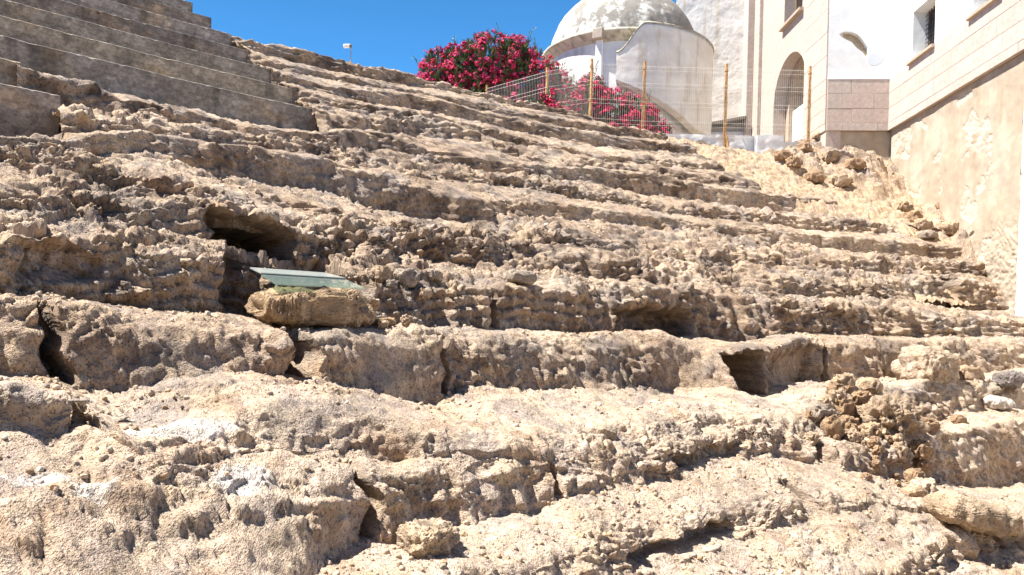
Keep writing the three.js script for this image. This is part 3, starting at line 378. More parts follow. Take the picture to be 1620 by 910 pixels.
STONES.forEach(([deg, r, w, h, t], i) => {
  const o = mesh('loose_stone', stoneGeo(i + 1, w, h * 1.1, w * 0.8, 9, TONE[t], t === 'b' ? 0.3 : 0.5, 0.5), M.rock);
  place(o, deg, r + 0.04, h * 0.34, rnd() * 0.8 - 0.4, rnd() * 0.3 - 0.15, rnd() * 0.4 - 0.2); const z = zone(deg), size = w > 0.38 ? 'large' : w > 0.2 ? 'medium' : 'small';
  tag(o, `${size} ${{ p: 'pale', g: 'grey', b: 'brown' }[t]} ${z[0]}`, 'stone', z[1]);
});
const R = ROCKS;
const rock = (key, name, label, tone, knob, sx, sy, sz, lift, turn, tip, roll, det = 24) => {
  const [deg, r, w, h] = R[key]; const o = mesh(name, stoneGeo(key.length * 7 + w * 31, w * sx, h * sy, w * sz, det, tone, knob), M.rock); place(o, deg, r, lift * h, turn, tip, roll); return tag(o, label, 'stone');
};
rock('boulder', 'boulder', 'large oblong pale boulder lying against the flat faced riser', [0.54, 0.45, 0.345], 0.38, 1, 1.05, 0.65, 0.35, 0.1, 0, -0.06, 34);
rock('slab', 'stone_slab', 'long smooth tilted slab sliding off the end of a low seat', [0.52, 0.42, 0.30], 0.25, 1.1, 0.75, 0.5, 0.2, -0.1, 0.15, -0.28, 34);
rock('white', 'angular_stone', 'angular whitish stone with a flat top beside the tilted slab', [0.68, 0.58, 0.45], 0.12, 1, 1, 0.7, 0.3, 0.3, 0.2, -0.1);
rock('conglo', 'conglomerate_boulder', 'big knobbly conglomerate boulder amid brown tumbled stones', [0.45, 0.36, 0.26], 0.6, 1.05, 1.05, 0.8, 0.25, 0, 0, 0.05, 40);
rock('lime', 'limewashed_stone', 'flat stone with bright white limewash on it', [0.80, 0.79, 0.75], 0.4, 1, 1, 0.7, 0.4, 0, 0, -0.1);
rock('greyst', 'dark_grey_stone', 'dark grey stone behind the white limewashed one', [0.27, 0.25, 0.24], 0.8, 1, 1, 0.7, 0.4, 0, 0, 0);
rock('holeb', 'blunt_stone', 'blunt grey tan stone beside a dark hole in the riser', [0.53, 0.44, 0.33], 0.7, 1, 1.1, 0.9, 0.3, 0.1, 0, 0, 30);
rock('slate', 'flat_chip', 'flat grey stone chip leaning in the gap between two blocks', [0.50, 0.46, 0.40], 0.05, 0.5, 0.25, 0.9, 0.4, 0.8, 0.5, -0.5, 10);
rock('slate2', 'flat_chip', 'small flat grey chip lying under the cracked block', [0.50, 0.46, 0.40], 0.05, 1, 0.4, 0.9, 0.4, 0.2, 0.3, 0.1, 10);
// ledge under the glass cover
{
  const g = stoneGeo(77, 0.98, 0.33, 0.66, 50, [0.46, 0.35, 0.225], 0.55, 0.36), o = mesh('stone_ledge', g, M.rock);
  o.position.copy(polar(-42.0, 31.43, 0.175)); o.rotation.set(0.02, 42.0 * RAD, -0.02); tag(o, 'ochre stone ledge carrying the front edge of the glass cover', 'stone ledge');
  const g2 = stoneGeo(78, 0.46, 0.62, 0.5, 36, [0.42, 0.32, 0.22], 0.8), o2 = mesh('stone_prop', g2, M.rock);
  o2.position.copy(polar(-42.1, 31.45, -0.20)); o2.rotation.set(0.0, 42 * RAD, 0.05); tag(o2, 'rough upright stone standing in the gap under the ochre ledge', 'stone');
  // glass
  const q = (deg, r, y) => polar(deg, r, y), glass = group('glass_cover', 'tilted greenish glass cover over a dark pit in the seats', 'glass cover');
  const pane = (a, b, c, d, m, name) => { // quad with thickness
    const n = b.clone().sub(a).cross(d.clone().sub(a)).normalize().multiplyScalar(0.012), v = [a, b, c, d, ...[a, b, c, d].map(p => p.clone().sub(n))].flatMap(p => [p.x, p.y, p.z]);
    const gg = geom(v, [0, 1, 2, 0, 2, 3, 4, 6, 5, 4, 7, 6, 0, 4, 5, 0, 5, 1, 1, 5, 6, 1, 6, 2, 2, 6, 7, 2, 7, 3, 3, 7, 4, 3, 4, 0]).toNonIndexed(); gg.computeVertexNormals(); return mesh(name, gg, m, glass);
  };
  const teal = new THREE.MeshPhysicalMaterial({ color: new THREE.Color().setRGB(0.72, 0.86, 0.80), roughness: 0.04, transmission: 0.85, ior: 1.52, thickness: 0 }), film = new THREE.MeshPhysicalMaterial({ color: new THREE.Color().setRGB(0.62, 0.66, 0.62), roughness: 0.2, transmission: 0.45, ior: 1.5, thickness: 0 });
  const fl = q(-42.78, 31.24, 0.365), fr = q(-41.2, 31.3, 0.385), ml = q(-42.7, 31.62, 0.46), mr = q(-41.2, 31.66, 0.475), bl = q(-42.62, 31.95, 0.525), br = q(-41.35, 31.93, 0.53);
  pane(fl, fr, mr, ml, teal, 'pane'); const up = new THREE.Vector3(0, 0.014, 0); pane(ml.clone().add(up), mr.clone().add(up), br.add(up), bl.add(up), film, 'pane');
  const bar = new THREE.CylinderGeometry(0.006, 0.006, ml.distanceTo(mr), 8); const bm = mesh('edge_bar', bar, M.iron, glass); bm.position.copy(ml).add(mr).multiplyScalar(0.5); bm.quaternion.setFromUnitVectors(new THREE.Vector3(0, 1, 0), mr.clone().sub(ml).normalize());
}
// gravel
{
  const kinds = [0, 1, 2].map(i => { const g = stoneGeo(200 + i, 1, 0.7, 0.85, 2, [1, 1, 1], 0.4); g.deleteAttribute('color'); return g; });
  const gm = new THREE.MeshStandardMaterial({ color: 0xffffff, map: M.rock.map, roughness: 0.95 });
  const per = [[], [], []]; for (const s of spots) { if (per[0].length + per[1].length + per[2].length > 26000) break; per[Math.floor(rnd() * 3)].push(s); }
  per.forEach((list, i) => {
    const im = new THREE.InstancedMesh(kinds[i], gm, list.length); im.name = numbered('gravel'); im.castShadow = im.receiveShadow = true; const o = new THREE.Object3D(), c = new THREE.Color();
    list.forEach((s, n) => { const a = Math.pow(rnd(), 4) * 0.036 + 0.007; o.position.set(s[0] + (rnd() - 0.5) * 0.01, s[1] + a * 0.15, s[2]); o.scale.setScalar(a * (s[3] === 11 ? 1.6 : 1)); o.rotation.set(rnd() * 6, rnd() * 6, rnd() * 6); o.updateMatrix(); im.setMatrixAt(n, o.matrix); const t = rnd(), k = 0.75 + 0.5 * rnd(); c.setRGB(...(t < 0.6 ? [0.56, 0.47, 0.36] : t < 0.8 ? [0.46, 0.41, 0.35] : t < 0.93 ? [0.50, 0.38, 0.25] : [0.72, 0.68, 0.6]).map(q => q * k)); im.setColorAt(n, c); });
    scene.add(im); tag(im, ['gravel scattered on the stone treads', 'fine stone chips strewn over the seats', 'small pebbles lying along the treads'][i], 'gravel', null, 'stuff');
  });
}
// ---------------------------------------------------------------- building on the right
// K: inner corner of the wall beside the seats and the narrow wall facing them
const YP = 5.45, YT = 6.78, KX = 9.47, KZ = 19.32, FX = 7.92, FZ = 19.46;
const house = group('plaster_building', 'white plastered building with pinkish stone base courses, barred windows and arched doorway', 'building');
function frameOf(x0, z0, x1, z1) {                               // local x along the wall, y up from eye level, z out of the wall
  const o = new THREE.Group(), dx = x1 - x0, dz = z1 - z0, L = Math.hypot(dx, dz); const ex = new THREE.Vector3(dx / L, 0, -dz / L), ey = new THREE.Vector3(0, 1, 0), ez = ex.clone().cross(ey);
  const m = new THREE.Matrix4().makeBasis(ex, ey, ez).setPosition(V(x0, 0, z0)); return { m, L };
}
const put = (name, g, mat, F, parent = house) => { g.applyMatrix4(F.m); return mesh(name, g, mat, parent); };
function wallShape(F, x0, x1, y0, y1, holes, depth, zFront) {    // a wall with openings, uv in metres
  const s = new THREE.Shape([[x0, y0], [x1, y0], [x1, y1], [x0, y1]].map(p => new THREE.Vector2(...p))); for (const h of holes) s.holes.push(h);
  const g = new THREE.ExtrudeGeometry(s, { depth, bevelEnabled: false, curveSegments: 24 }); g.translate(0, 0, zFront - depth); return g;
}
const rectPath = (x0, x1, y0, y1) => new THREE.Path([[x0, y0], [x0, y1], [x1, y1], [x1, y0]].map(p => new THREE.Vector2(...p)));
// courses of stone panels, each panel a piece of its own
function courses(F, x0, x1, heights, y0, len, z, name, thick = 0.10, off = 0) {
  let y = y0; heights.forEach((h, c) => {
    const cuts = [x0]; let x = x0 + len * (0.35 + 0.6 * ((c * 0.47 + off) % 1)); while (x < x1 - 0.25) { cuts.push(x); x += len * (0.8 + 0.4 * rnd()); } cuts.push(x1);
    for (let i = 0; i + 1 < cuts.length; i++) { const w = cuts[i + 1] - cuts[i] - 0.005; put(name, box(w, h - 0.005, thick, (cuts[i] + cuts[i + 1]) / 2, y + h / 2, z - thick / 2 + (rnd() - 0.5) * 0.005, 0.004), M.panels[Math.floor(rnd() * 4)], F); }
    y += h;
  });
}
const H4 = [0.19, 0.37, 0.385, 0.385];
// rough wall below the stone courses
function roughWall(F, x0, x1, y0, y1, z, name, seed) {
  const nc = Math.round((x1 - x0) * 55), nr = Math.round((y1 - y0) * 55), pos = [], uv = [], col = [];
  for (let i = 0; i < nc; i++) for (let j = 0; j < nr; j++) {
    const x = mix(x0, x1, i / (nc - 1)), y = mix(y0, y1, j / (nr - 1)); const low = sstep(2.9, 1.7, y + 0.45 * noise(x * 1.2, seed, 0)) + sstep(0.7, 0.1, x) * 0.8 * sstep(4.9, 4.3, y), ex = sstep(0.27, 0.40, fbm(x * 0.9, y * 1.1, seed, 4));
    let d = 0.02 * fbm(x * 1.1, y * 1.1, seed, 3) - 0.014 * ex * (0.6 + 0.8 * Math.abs(noise(x * 7, y * 7, seed))) + low * 0.22 * (0.12 * fbm(x * 1.8, y * 1.8, seed + 5, 3) + 0.10 * (Math.abs(noise(x * 5, y * 5, seed)) - 0.3) + 0.05 * (Math.abs(noise(x * 13, y * 13, seed)) - 0.3) + 0.06);
    const pit = low > 0.3 ? sstep(0.36, 0.1, worley(x * 1.5, y * 1.5, seed)) * 0.06 : 0; d -= pit;
    const v = new THREE.Vector3(x, y, z + d).applyMatrix4(F.m); pos.push(v.x, v.y, v.z); uv.push(x, y);
    const n = fbm(x * 0.7, y * 0.35, seed + 9, 4), n2 = fbm(x * 3, y * 3, seed + 2, 3), streak = sstep(0.1, 0.5, fbm(x * 2.6, y * 0.3, seed + 3, 3)); let c = [0.47, 0.375, 0.28];
    const to = (q, t) => { t = clamp(t); c = c.map((a, k) => mix(a, q[k], t)); };
    to([0.53, 0.45, 0.355], sstep(-0.1, 0.4, n)); to([0.43, 0.33, 0.225], streak * 0.5); to([0.62, 0.55, 0.45], ex * 0.7); to([0.47, 0.39, 0.30], clamp(low) * 0.7); const f = 1 + 0.14 * n2; col.push(c[0] * f, c[1] * f, c[2] * f);
  }
  mesh(name, geom(pos, gridIndex(nc, nr), uv, col), M.plaster, house);
}
// --- long wall beside the seats
const FR = frameOf(KX, KZ, KX - 0.046 * 12, KZ - 12), LR_ = 5.62;
{
  const win = [[1.15, 2.2, YT + 0.02, YT + 1.2], [3.75, 4.75, YT + 0.02, YT + 1.2]];
  put('upper_wall', wallShape(FR, 0, 12, YT, 11.5, win.map(w => rectPath(...w)), 0.42, 0.0), M.white, FR);
  courses(FR, 0.004, LR_, H4, YP, 1.25, 0.035, 'stone_panel');
  put('backing_wall', box(12, 9.4, 0.4, 6, YT - 4.7 - 0.002, -0.42, 0.01), M.mortar, FR);
  roughWall(FR, 0, LR_, 0.4, YP - 0.004, -0.06, 'lower_wall', 3);
  for (const [x0, x1, y0, y1] of win) {
    put('window_sill', box(x1 - x0 + 0.16, 0.075, 0.48, (x0 + x1) / 2, y0 - 0.038, -0.13, 0.008), M.sill, FR);
    const mx_ = (x0 + x1) / 2, my_ = (y0 + y1) / 2, fr = mergeGeometries([box(0.05, y1 - y0, 0.05, x0 + 0.025, my_, -0.385), box(0.05, y1 - y0, 0.05, x1 - 0.025, my_, -0.385), box(x1 - x0 - 0.1, 0.05, 0.05, mx_, y0 + 0.025, -0.385), box(x1 - x0 - 0.1, 0.05, 0.05, mx_, y1 - 0.025, -0.385), box(0.04, y1 - y0 - 0.1, 0.045, mx_, my_, -0.385)]);
    const pane = put('window', fr, M.wood, FR); { const g = box(x1 - x0 - 0.1, y1 - y0 - 0.1, 0.006, mx_, my_, -0.39, 0.001); g.applyMatrix4(FR.m); mesh('pane', g, M.glass, pane); }
    const bars = []; const nb = 9; for (let i = 1; i < nb; i++) bars.push(box(0.014, y1 - y0, 0.014, mix(x0, x1, i / nb), (y0 + y1) / 2, -0.31, 0.003)); for (let i = 1; i < 11; i++) bars.push(box(x1 - x0, 0.014, 0.014, (x0 + x1) / 2, mix(y0, y1, i / 11), -0.296, 0.003));
    const gg = mergeGeometries(bars); gg.applyMatrix4(FR.m); mesh('window_grille', gg, M.iron, pane);
  }
  put('room', mergeGeometries([box(11.8, 0.1, 3.9, 6.1, 6.3, -2.6), box(11.8, 0.1, 3.9, 6.1, 11.3, -2.6), box(11.8, 5.1, 0.1, 6.1, 8.8, -4.6), box(0.1, 4.8, 3.9, 0.1, 8.8, -2.6), box(0.1, 4.8, 3.9, 11.9, 8.8, -2.6)]), M.sill, FR);
  // whitewashed pier beyond the stone courses
  const nc = 60, nr = 260, pos = [], uv = [], col = [];
  for (let i = 0; i < nc; i++) for (let j = 0; j < nr; j++) { const t = i / (nc - 1), y = mix(-2.6, 11.4, j / (nr - 1)); const bat = 0.10 + 0.018 * (5.4 - y); const x = LR_ + 0.10 + (i < 12 ? 0 : (i - 12) / (nc - 13) * 6.2), z = i < 12 ? mix(-0.3, bat, i / 11) : bat; const r = y < 5.6 ? 0.05 * fbm(x * 2, y * 2, 7, 4) + 0.03 * (Math.abs(noise(x * 6, y * 6, z * 6)) - 0.3) : 0.006 * fbm(x * 2, y * 2, 7, 3); const v = new THREE.Vector3(x + (i < 12 ? r : 0), y, z + r).applyMatrix4(FR.m); pos.push(v.x, v.y, v.z); uv.push(x + z, y); const k = 1 + 0.06 * fbm(x * 2, y * 2, 3, 3); col.push(0.82 * k, 0.82 * k, 0.82 * k); }
  mesh('whitewashed_pier', geom(pos, gridIndex(nc, nr), uv, col), M.plaster, house);
}
// --- narrow wall facing the seats
const FF = frameOf(FX, FZ, KX, KZ);
{
  const hole = new THREE.Path(); const hp = [[0.30, 2.52], [0.36, 2.44], [0.50, 2.36], [0.62, 2.30], [0.74, 2.16], [0.90, 2.04], [0.98, 1.92], [1.03, 2.0], [1.02, 2.14], [0.95, 2.26], [0.86, 2.40], [0.76, 2.50], [0.62, 2.56], [0.44, 2.58]].map(p => new THREE.Vector2(p[0] - 0.04, p[1] + 5.42)); hole.setFromPoints(hp); hole.closePath();
  put('upper_wall', wallShape(FF, 0, FF.L, YT, 11.5, [hole], 0.16, 0), M.white, FF);
  put('wall_core', box(FF.L - 0.01, 5, 0.3, FF.L / 2, 9.2, -0.32, 0.01), M.ochre, FF);
  { const g = new THREE.PlaneGeometry(1.1, 1.0, 60, 50), p = g.attributes.position; for (let i = 0; i < p.count; i++) { const x = p.getX(i), y = p.getY(i); p.setZ(i, 0.05 * fbm(x * 4, y * 4, 3, 4) + 0.07 * sstep(0.1, -0.25, y + x * 0.35)); } g.computeVertexNormals(); g.translate(0.64, 7.7, -0.13); put('exposed_masonry', g, M.ochre, FF); }
  const patch = new THREE.Shape([[1.02, 1.86], [1.10, 1.72], [1.22, 1.70], [1.34, 1.76], [1.44, 1.92], [1.46, 2.12], [1.36, 2.1], [1.28, 1.98], [1.16, 2.02], [1.06, 1.98]].map(p => new THREE.Vector2(p[0] - 0.04, p[1] + 5.42))); const pg = new THREE.ExtrudeGeometry(patch, { depth: 0.004, bevelEnabled: false }); put('plaster_repair', pg, M.plain(0.62, 0.65, 0.70, 0.9), FF);
  put('wall_cap', box(FF.L, 0.02, 0.05, FF.L / 2, YT - 0.012, 0.015, 0.002), M.white, FF);
  courses(FF, 0.004, FF.L - 0.03, H4, YP, 0.75, 0.03, 'stone_panel', 0.10, 0.3);
  put('backing_wall', box(FF.L + 0.9, 6, 0.3, FF.L / 2 + 0.45, YT - 3.1, -0.30, 0.01), M.mortar, FF);
  roughWall(FF, 0, FF.L + 0.4, 3.0, YP - 0.004, -0.06, 'lower_wall', 11);
}
// --- wall with the arched doorway, running back
const AZ = 26.2, FA = frameOf(FX - 0.14, AZ, FX, FZ), LA = FA.L;  // local x from the far end towards the eye
{
  const ax = LA - (22.05 - FZ), aw = 1.22, sp = 7.15, arch = (w, base) => { const p = new THREE.Path(); p.moveTo(ax - w, base); p.lineTo(ax - w, sp); p.absarc(ax, sp, w, Math.PI, 0, true); p.lineTo(ax + w, base); p.closePath(); return p; };
  const w2 = [LA - 3.1, LA - 1.75, 9.35, 10.9];
  put('arch_wall', wallShape(FA, 0, LA, 4.0, 12, [arch(aw, 4.4), rectPath(...w2)], 0.38, 0), M.panels[0], FA);
  // inner, smaller arch of brown stone
  put('inner_arch', wallShape(FA, ax - 1.5, ax + 1.5, 4.0, 9, [arch(0.98, 4.4)], 0.5, -0.39), M.sill, FA);
  put('doorway_back', box(3.6, 6, 0.1, ax, 6.8, -1.9, 0.01), M.ochre, FA);
  put('doorway_parapet', wallShape(FA, ax - 0.97, ax + 0.97, 4.3, 7.0, [], 0.16, -0.5), M.white, FA);
  put('window_sill', box(w2[1] - w2[0] + 0.2, 0.09, 0.5, (w2[0] + w2[1]) / 2, w2[2] - 0.045, -0.12, 0.008), M.sill, FA);
  { const xm = (w2[0] + w2[1]) / 2, fr = mergeGeometries([box(0.06, 1.55, 0.05, w2[0] + 0.03, 10.125, -0.345), box(0.06, 1.55, 0.05, w2[1] - 0.03, 10.125, -0.345), box(0.05, 1.55, 0.05, xm, 10.125, -0.345), box(w2[1] - w2[0] - 0.12, 0.06, 0.05, xm, 9.38, -0.345)]), p = put('window', fr, M.wood, FA), g = box(w2[1] - w2[0] - 0.12, 1.5, 0.006, xm, 10.15, -0.35, 0.001); g.applyMatrix4(FA.m); mesh('pane', g, M.glass, p); }
  put('room', mergeGeometries([box(LA, 0.1, 3, LA / 2, 9.15, -2.45), box(LA, 0.1, 3, LA / 2, 11.9, -2.45), box(LA, 2.8, 0.1, LA / 2, 10.5, -4), box(0.1, 2.6, 3, 0.1, 10.5, -2.45), box(0.1, 2.6, 3, LA - 0.1, 10.5, -2.45)]), M.sill, FA);
  // coursed facing near the corner
  courses(FA, LA - 1.45, LA - 0.002, [0.19, 0.37, 0.385, 0.385, 0.6, 0.6, 0.6, 0.6, 0.6], YP, 1.2, 0.032, 'stone_panel', 0.03, 0.5);
  put('pilaster', box(0.5, 8, 0.22, 0.72, 8, 0.11, 0.015), M.panels[2], FA);
  put('pilaster', box(0.34, 8, 0.12, 1.62, 8, 0.06, 0.015), M.panels[1], FA);
  put('downpipe', new THREE.CylinderGeometry(0.045, 0.045, 2.4, 12).translate(0.2, 10.6, 0.12), M.plain(0.22, 0.19, 0.17, 0.8), FA);
}
// ---------------------------------------------------------------- church wall behind the dome
{
  const wall = group('church_wall', 'tall weathered white wall rising behind the dome', 'wall');
  const F = frameOf(5.35, 26.1, FX - 0.1, 25.6), nc = 200, nr = 420, pos = [], uv = [], col = [];
  for (let i = 0; i < nc; i++) for (let j = 0; j < nr; j++) {
    const x = mix(0, F.L, i / (nc - 1)), y = mix(4, 12.6, j / (nr - 1)), st = sstep(0.05, 0.45, fbm(x * 3.5, y * 0.22, 5, 4)), n = fbm(x * 1.5, y * 1.5, 8, 4); const cr = sstep(0.05, 0.0, Math.abs(noise(x * 1.6, y * 1.6, 4)));
    const v = new THREE.Vector3(x, y, 0.014 * n + 0.003 * fbm(x * 7, y * 7, 2, 2) - (y < 7.2 ? cr * 0.012 : 0)).applyMatrix4(F.m); pos.push(v.x, v.y, v.z); uv.push(x, y); const a = [0.80, 0.76, 0.70], b = [0.66, 0.58, 0.46], t = st * 0.7 + 0.25 * clamp(n * 2); col.push(mix(a[0], b[0], t), mix(a[1], b[1], t), mix(a[2], b[2], t));
  }
  mesh('plaster_face', geom(pos, gridIndex(nc, nr), uv, col), M.plaster, wall);
  put('wall_mass', box(F.L, 8.6, 0.5, F.L / 2, 8.3, -0.32, 0.01), M.white, F, wall);
  // low lean-to under a sloping board coloured dark brown
  const e = box(1.95, 0.10, 0.5, 0, 0, 0, 0.01); e.rotateZ(0.16); e.translate(F.L - 1.1, 7.28, 0.25); put('eaves_board', e, M.plain(0.20, 0.16, 0.13, 0.9), F, wall);
  put('lean_to_wall', wallShape(F, F.L - 1.75, F.L - 0.05, 4.0, 7.02, [], 0.2, 0.24), M.white, F, wall);
}
// ---------------------------------------------------------------- unseen house behind the camera, added to block blue sky light
{
  const b = group('added_blocker_house', 'long tan unseen house added behind the camera to block sky light', 'building'), F = frameOf(34, -15, -34, -15);
  const holes = []; for (let i = 0; i < 11; i++) for (const y of [1.2, 4.8]) holes.push([4 + i * 5.8, 5.2 + i * 5.8, y, y + 1.8]);
  put('wall', wallShape(F, 0, 68, -2.6, 8.6, holes.map(h => rectPath(...h)), 0.4, 0), M.ochre, F, b);
  for (const [x0, x1, y0, y1] of holes) put('shutter', box(x1 - x0, y1 - y0, 0.04, (x0 + x1) / 2, (y0 + y1) / 2, -0.3, 0.004), M.wood, F, b);
  put('roof', box(68.6, 0.3, 8.6, 34, 8.76, -3.9, 0.02), M.sill, F, b);
}
// ---------------------------------------------------------------- domed chapel
{
  const X0 = 3.3, Z0 = 24.2, RR = 2.38, YC = 8.8, c0 = V(X0, 0, Z0), ch = group('domed_chapel', 'small round chapel with a stained white dome and moulded cornice', 'chapel');
  const surf = (name, prof, na, a0, a1, tint, parent = ch) => {   // surface of revolution, angle 0 towards the eye, positive to the right
    const pos = [], uv = [], col = [], nr = prof.length; for (let i = 0; i < na; i++) { const a = mix(a0, a1, i / (na - 1)); for (let j = 0; j < nr; j++) { const [r, y] = prof[j], d = tint.bump ? tint.bump(a, y, r) : 0; pos.push(c0.x + (r + d) * Math.sin(a), c0.y + y, c0.z + (r + d) * Math.cos(a)); uv.push(a * RR, y); col.push(...tint(a, y, r)); } }
    return mesh(name, geom(pos, gridIndex(na, nr), uv, col), M.plaster, parent);
  };
  const W = [0.80, 0.785, 0.75], G = [0.25, 0.225, 0.19], mx = (a, b, t) => a.map((q, i) => mix(q, b[i], clamp(t)));
  const domeT = (a, y, r) => { const sx = r * Math.sin(a), h = (y - YC) / 2; const n = fbm(sx * 1.3, y * 1.3, r * Math.cos(a) * 1.3, 5), f = fbm(sx * 5, y * 5, r * Math.cos(a) * 5, 4), f2 = fbm(sx * 12, y * 12, r * Math.cos(a) * 12, 3); const run = fbm(a * 7, y * 0.35, 2, 4); const band = sstep(-0.05, 0.55, n * 0.75 + 0.45 * run + 0.45 * f + 0.5 * h + 0.34 * sx / RR + 0.30 + 0.45 * f2); return mx(mx(W, G, band * 0.95), [0.45, 0.36, 0.24], sstep(0.25, 0.5, f - n) * 0.4); };
  domeT.bump = (a, y, r) => 0.02 * fbm(r * Math.sin(a) * 2, y * 2, r * Math.cos(a) * 2, 3);
  const prof = []; for (let j = 0; j <= 90; j++) { const t = j / 90 * Math.PI / 2; prof.push([Math.max(0.001, (RR - 0.06) * Math.cos(t)), YC + 0.1 + 2.08 * Math.sin(t)]); }
  surf('dome', prof, 360, -Math.PI, Math.PI, domeT);
  const drumT = (a, y) => { const n = fbm(a * 4, y * 1.2, 3, 4), st = sstep(0.15, 0.5, fbm(a * 9, y * 0.4, 6, 4)); return mx(W, [0.58, 0.54, 0.47], st * 0.55 + 0.2 * clamp(n)); };
  const dp = []; for (let j = 0; j <= 60; j++) dp.push([RR - 0.02 + 0.004 * 0, mix(3.9, YC - 0.12, j / 60)]); surf('drum', dp, 260, -Math.PI, Math.PI, drumT);
  const corT = (a, y) => mx([0.60, 0.54, 0.42], [0.24, 0.21, 0.15], sstep(-0.1, 0.4, fbm(a * 12, y * 9, 1, 4)) * 0.8);
  surf('cornice', [[RR - 0.06, YC - 0.26], [RR + 0.05, YC - 0.2], [RR + 0.06, YC - 0.12], [RR + 0.16, YC - 0.03], [RR + 0.2, YC], [RR + 0.2, YC + 0.07], [RR + 0.12, YC + 0.11], [RR - 0.12, YC + 0.15]], 220, -Math.PI, Math.PI, corT);
  // pilaster strip
  { const g = box(0.2, 4.9, 0.12, 0, 0, 0, 0.01), a = -0.42; g.translate(0, 6.2, RR + 0.03); g.rotateY(a); g.translate(c0.x, c0.y, c0.z); mesh('pilaster', g, M.white, ch); const g2 = box(0.3, 0.3, 0.3, 0, 0, 0, 0.02); g2.translate(0, YC - 0.05, RR + 0.1); g2.rotateY(a); g2.translate(c0.x, c0.y, c0.z); mesh('cornice_block', g2, M.mortar, ch); }
  // curved wing wall wrapping the right of the drum: its upper left corner is cut off at a slope
  const ro = RR + 0.42, a0 = -0.20, a1 = 1.62, topY = a => YC + 0.12 - 0.85 * sstep(0.1, -0.2, a) - 0.0, botY = a => mix(7.28, 6.1, clamp((a - a0) / 0.95)), nA = 150;
  const ring = (name, f, tint) => { const pos = [], uv = [], col = []; const np = f(0).length; for (let i = 0; i < nA; i++) { const a = mix(a0, a1, i / (nA - 1)), pr = f(a); pr.forEach(([r, y], j) => { const d = 0.012 * fbm(a * 5, y * 2, r, 3); pos.push(c0.x + (r + d) * Math.sin(a), c0.y + y, c0.z + (r + d) * Math.cos(a)); uv.push(a * RR, y + r); col.push(...tint(a, y)); }); } return mesh(name, geom(pos, gridIndex(nA, np), uv, col), M.plaster, ch); };
  const wingT = (a, y) => { const n = fbm(a * 3, y * 2, 9, 4), st = sstep(0.05, 0.45, fbm(a * 8, y * 0.5, 4, 4)); return mx([0.79, 0.755, 0.69], [0.60, 0.51, 0.39], st * 0.6 + 0.3 * clamp(n * 2)); };
  ring('wing_wall', a => { const t = topY(a), b = botY(a), o = [[ro - 0.22, b]]; for (let j = 0; j <= 24; j++) o.push([ro, mix(b, t, j / 24)]); o.push([ro - 0.22, t], [ro - 0.22, b]); return o; }, wingT);
  ring('wing_coping', a => { const t = topY(a); return [[ro + 0.02, t], [ro + 0.025, t + 0.035], [ro - 0.1, t + 0.06], [ro - 0.24, t + 0.035], [ro - 0.24, t], [ro + 0.02, t]]; }, corT);
  { const g = []; for (const [s, e] of [[a0, 0]]) { const pts = [[ro, topY(s)], [ro, botY(s)], [ro - 0.5, botY(s)], [ro - 0.5, topY(s)]]; const v = pts.flatMap(([r, y]) => [c0.x + r * Math.sin(s), c0.y + y, c0.z + r * Math.cos(s)]); g.push(geom(v, [0, 1, 2, 0, 2, 3], [0, 0, 0, 1, 1, 1, 1, 0], new Float32Array(12).fill(0.68))); } mesh('wing_end', g[0], M.plaster, ch); }
  // slit window
  { const g = box(0.16, 0.5, 0.05, 0, 0, 0, 0.01); g.translate(0, 5.8, RR - 0.0); g.rotateY(0.72); g.translate(c0.x, c0.y, c0.z); mesh('slit_window', g, M.plain(0.16, 0.12, 0.08), ch); }
}
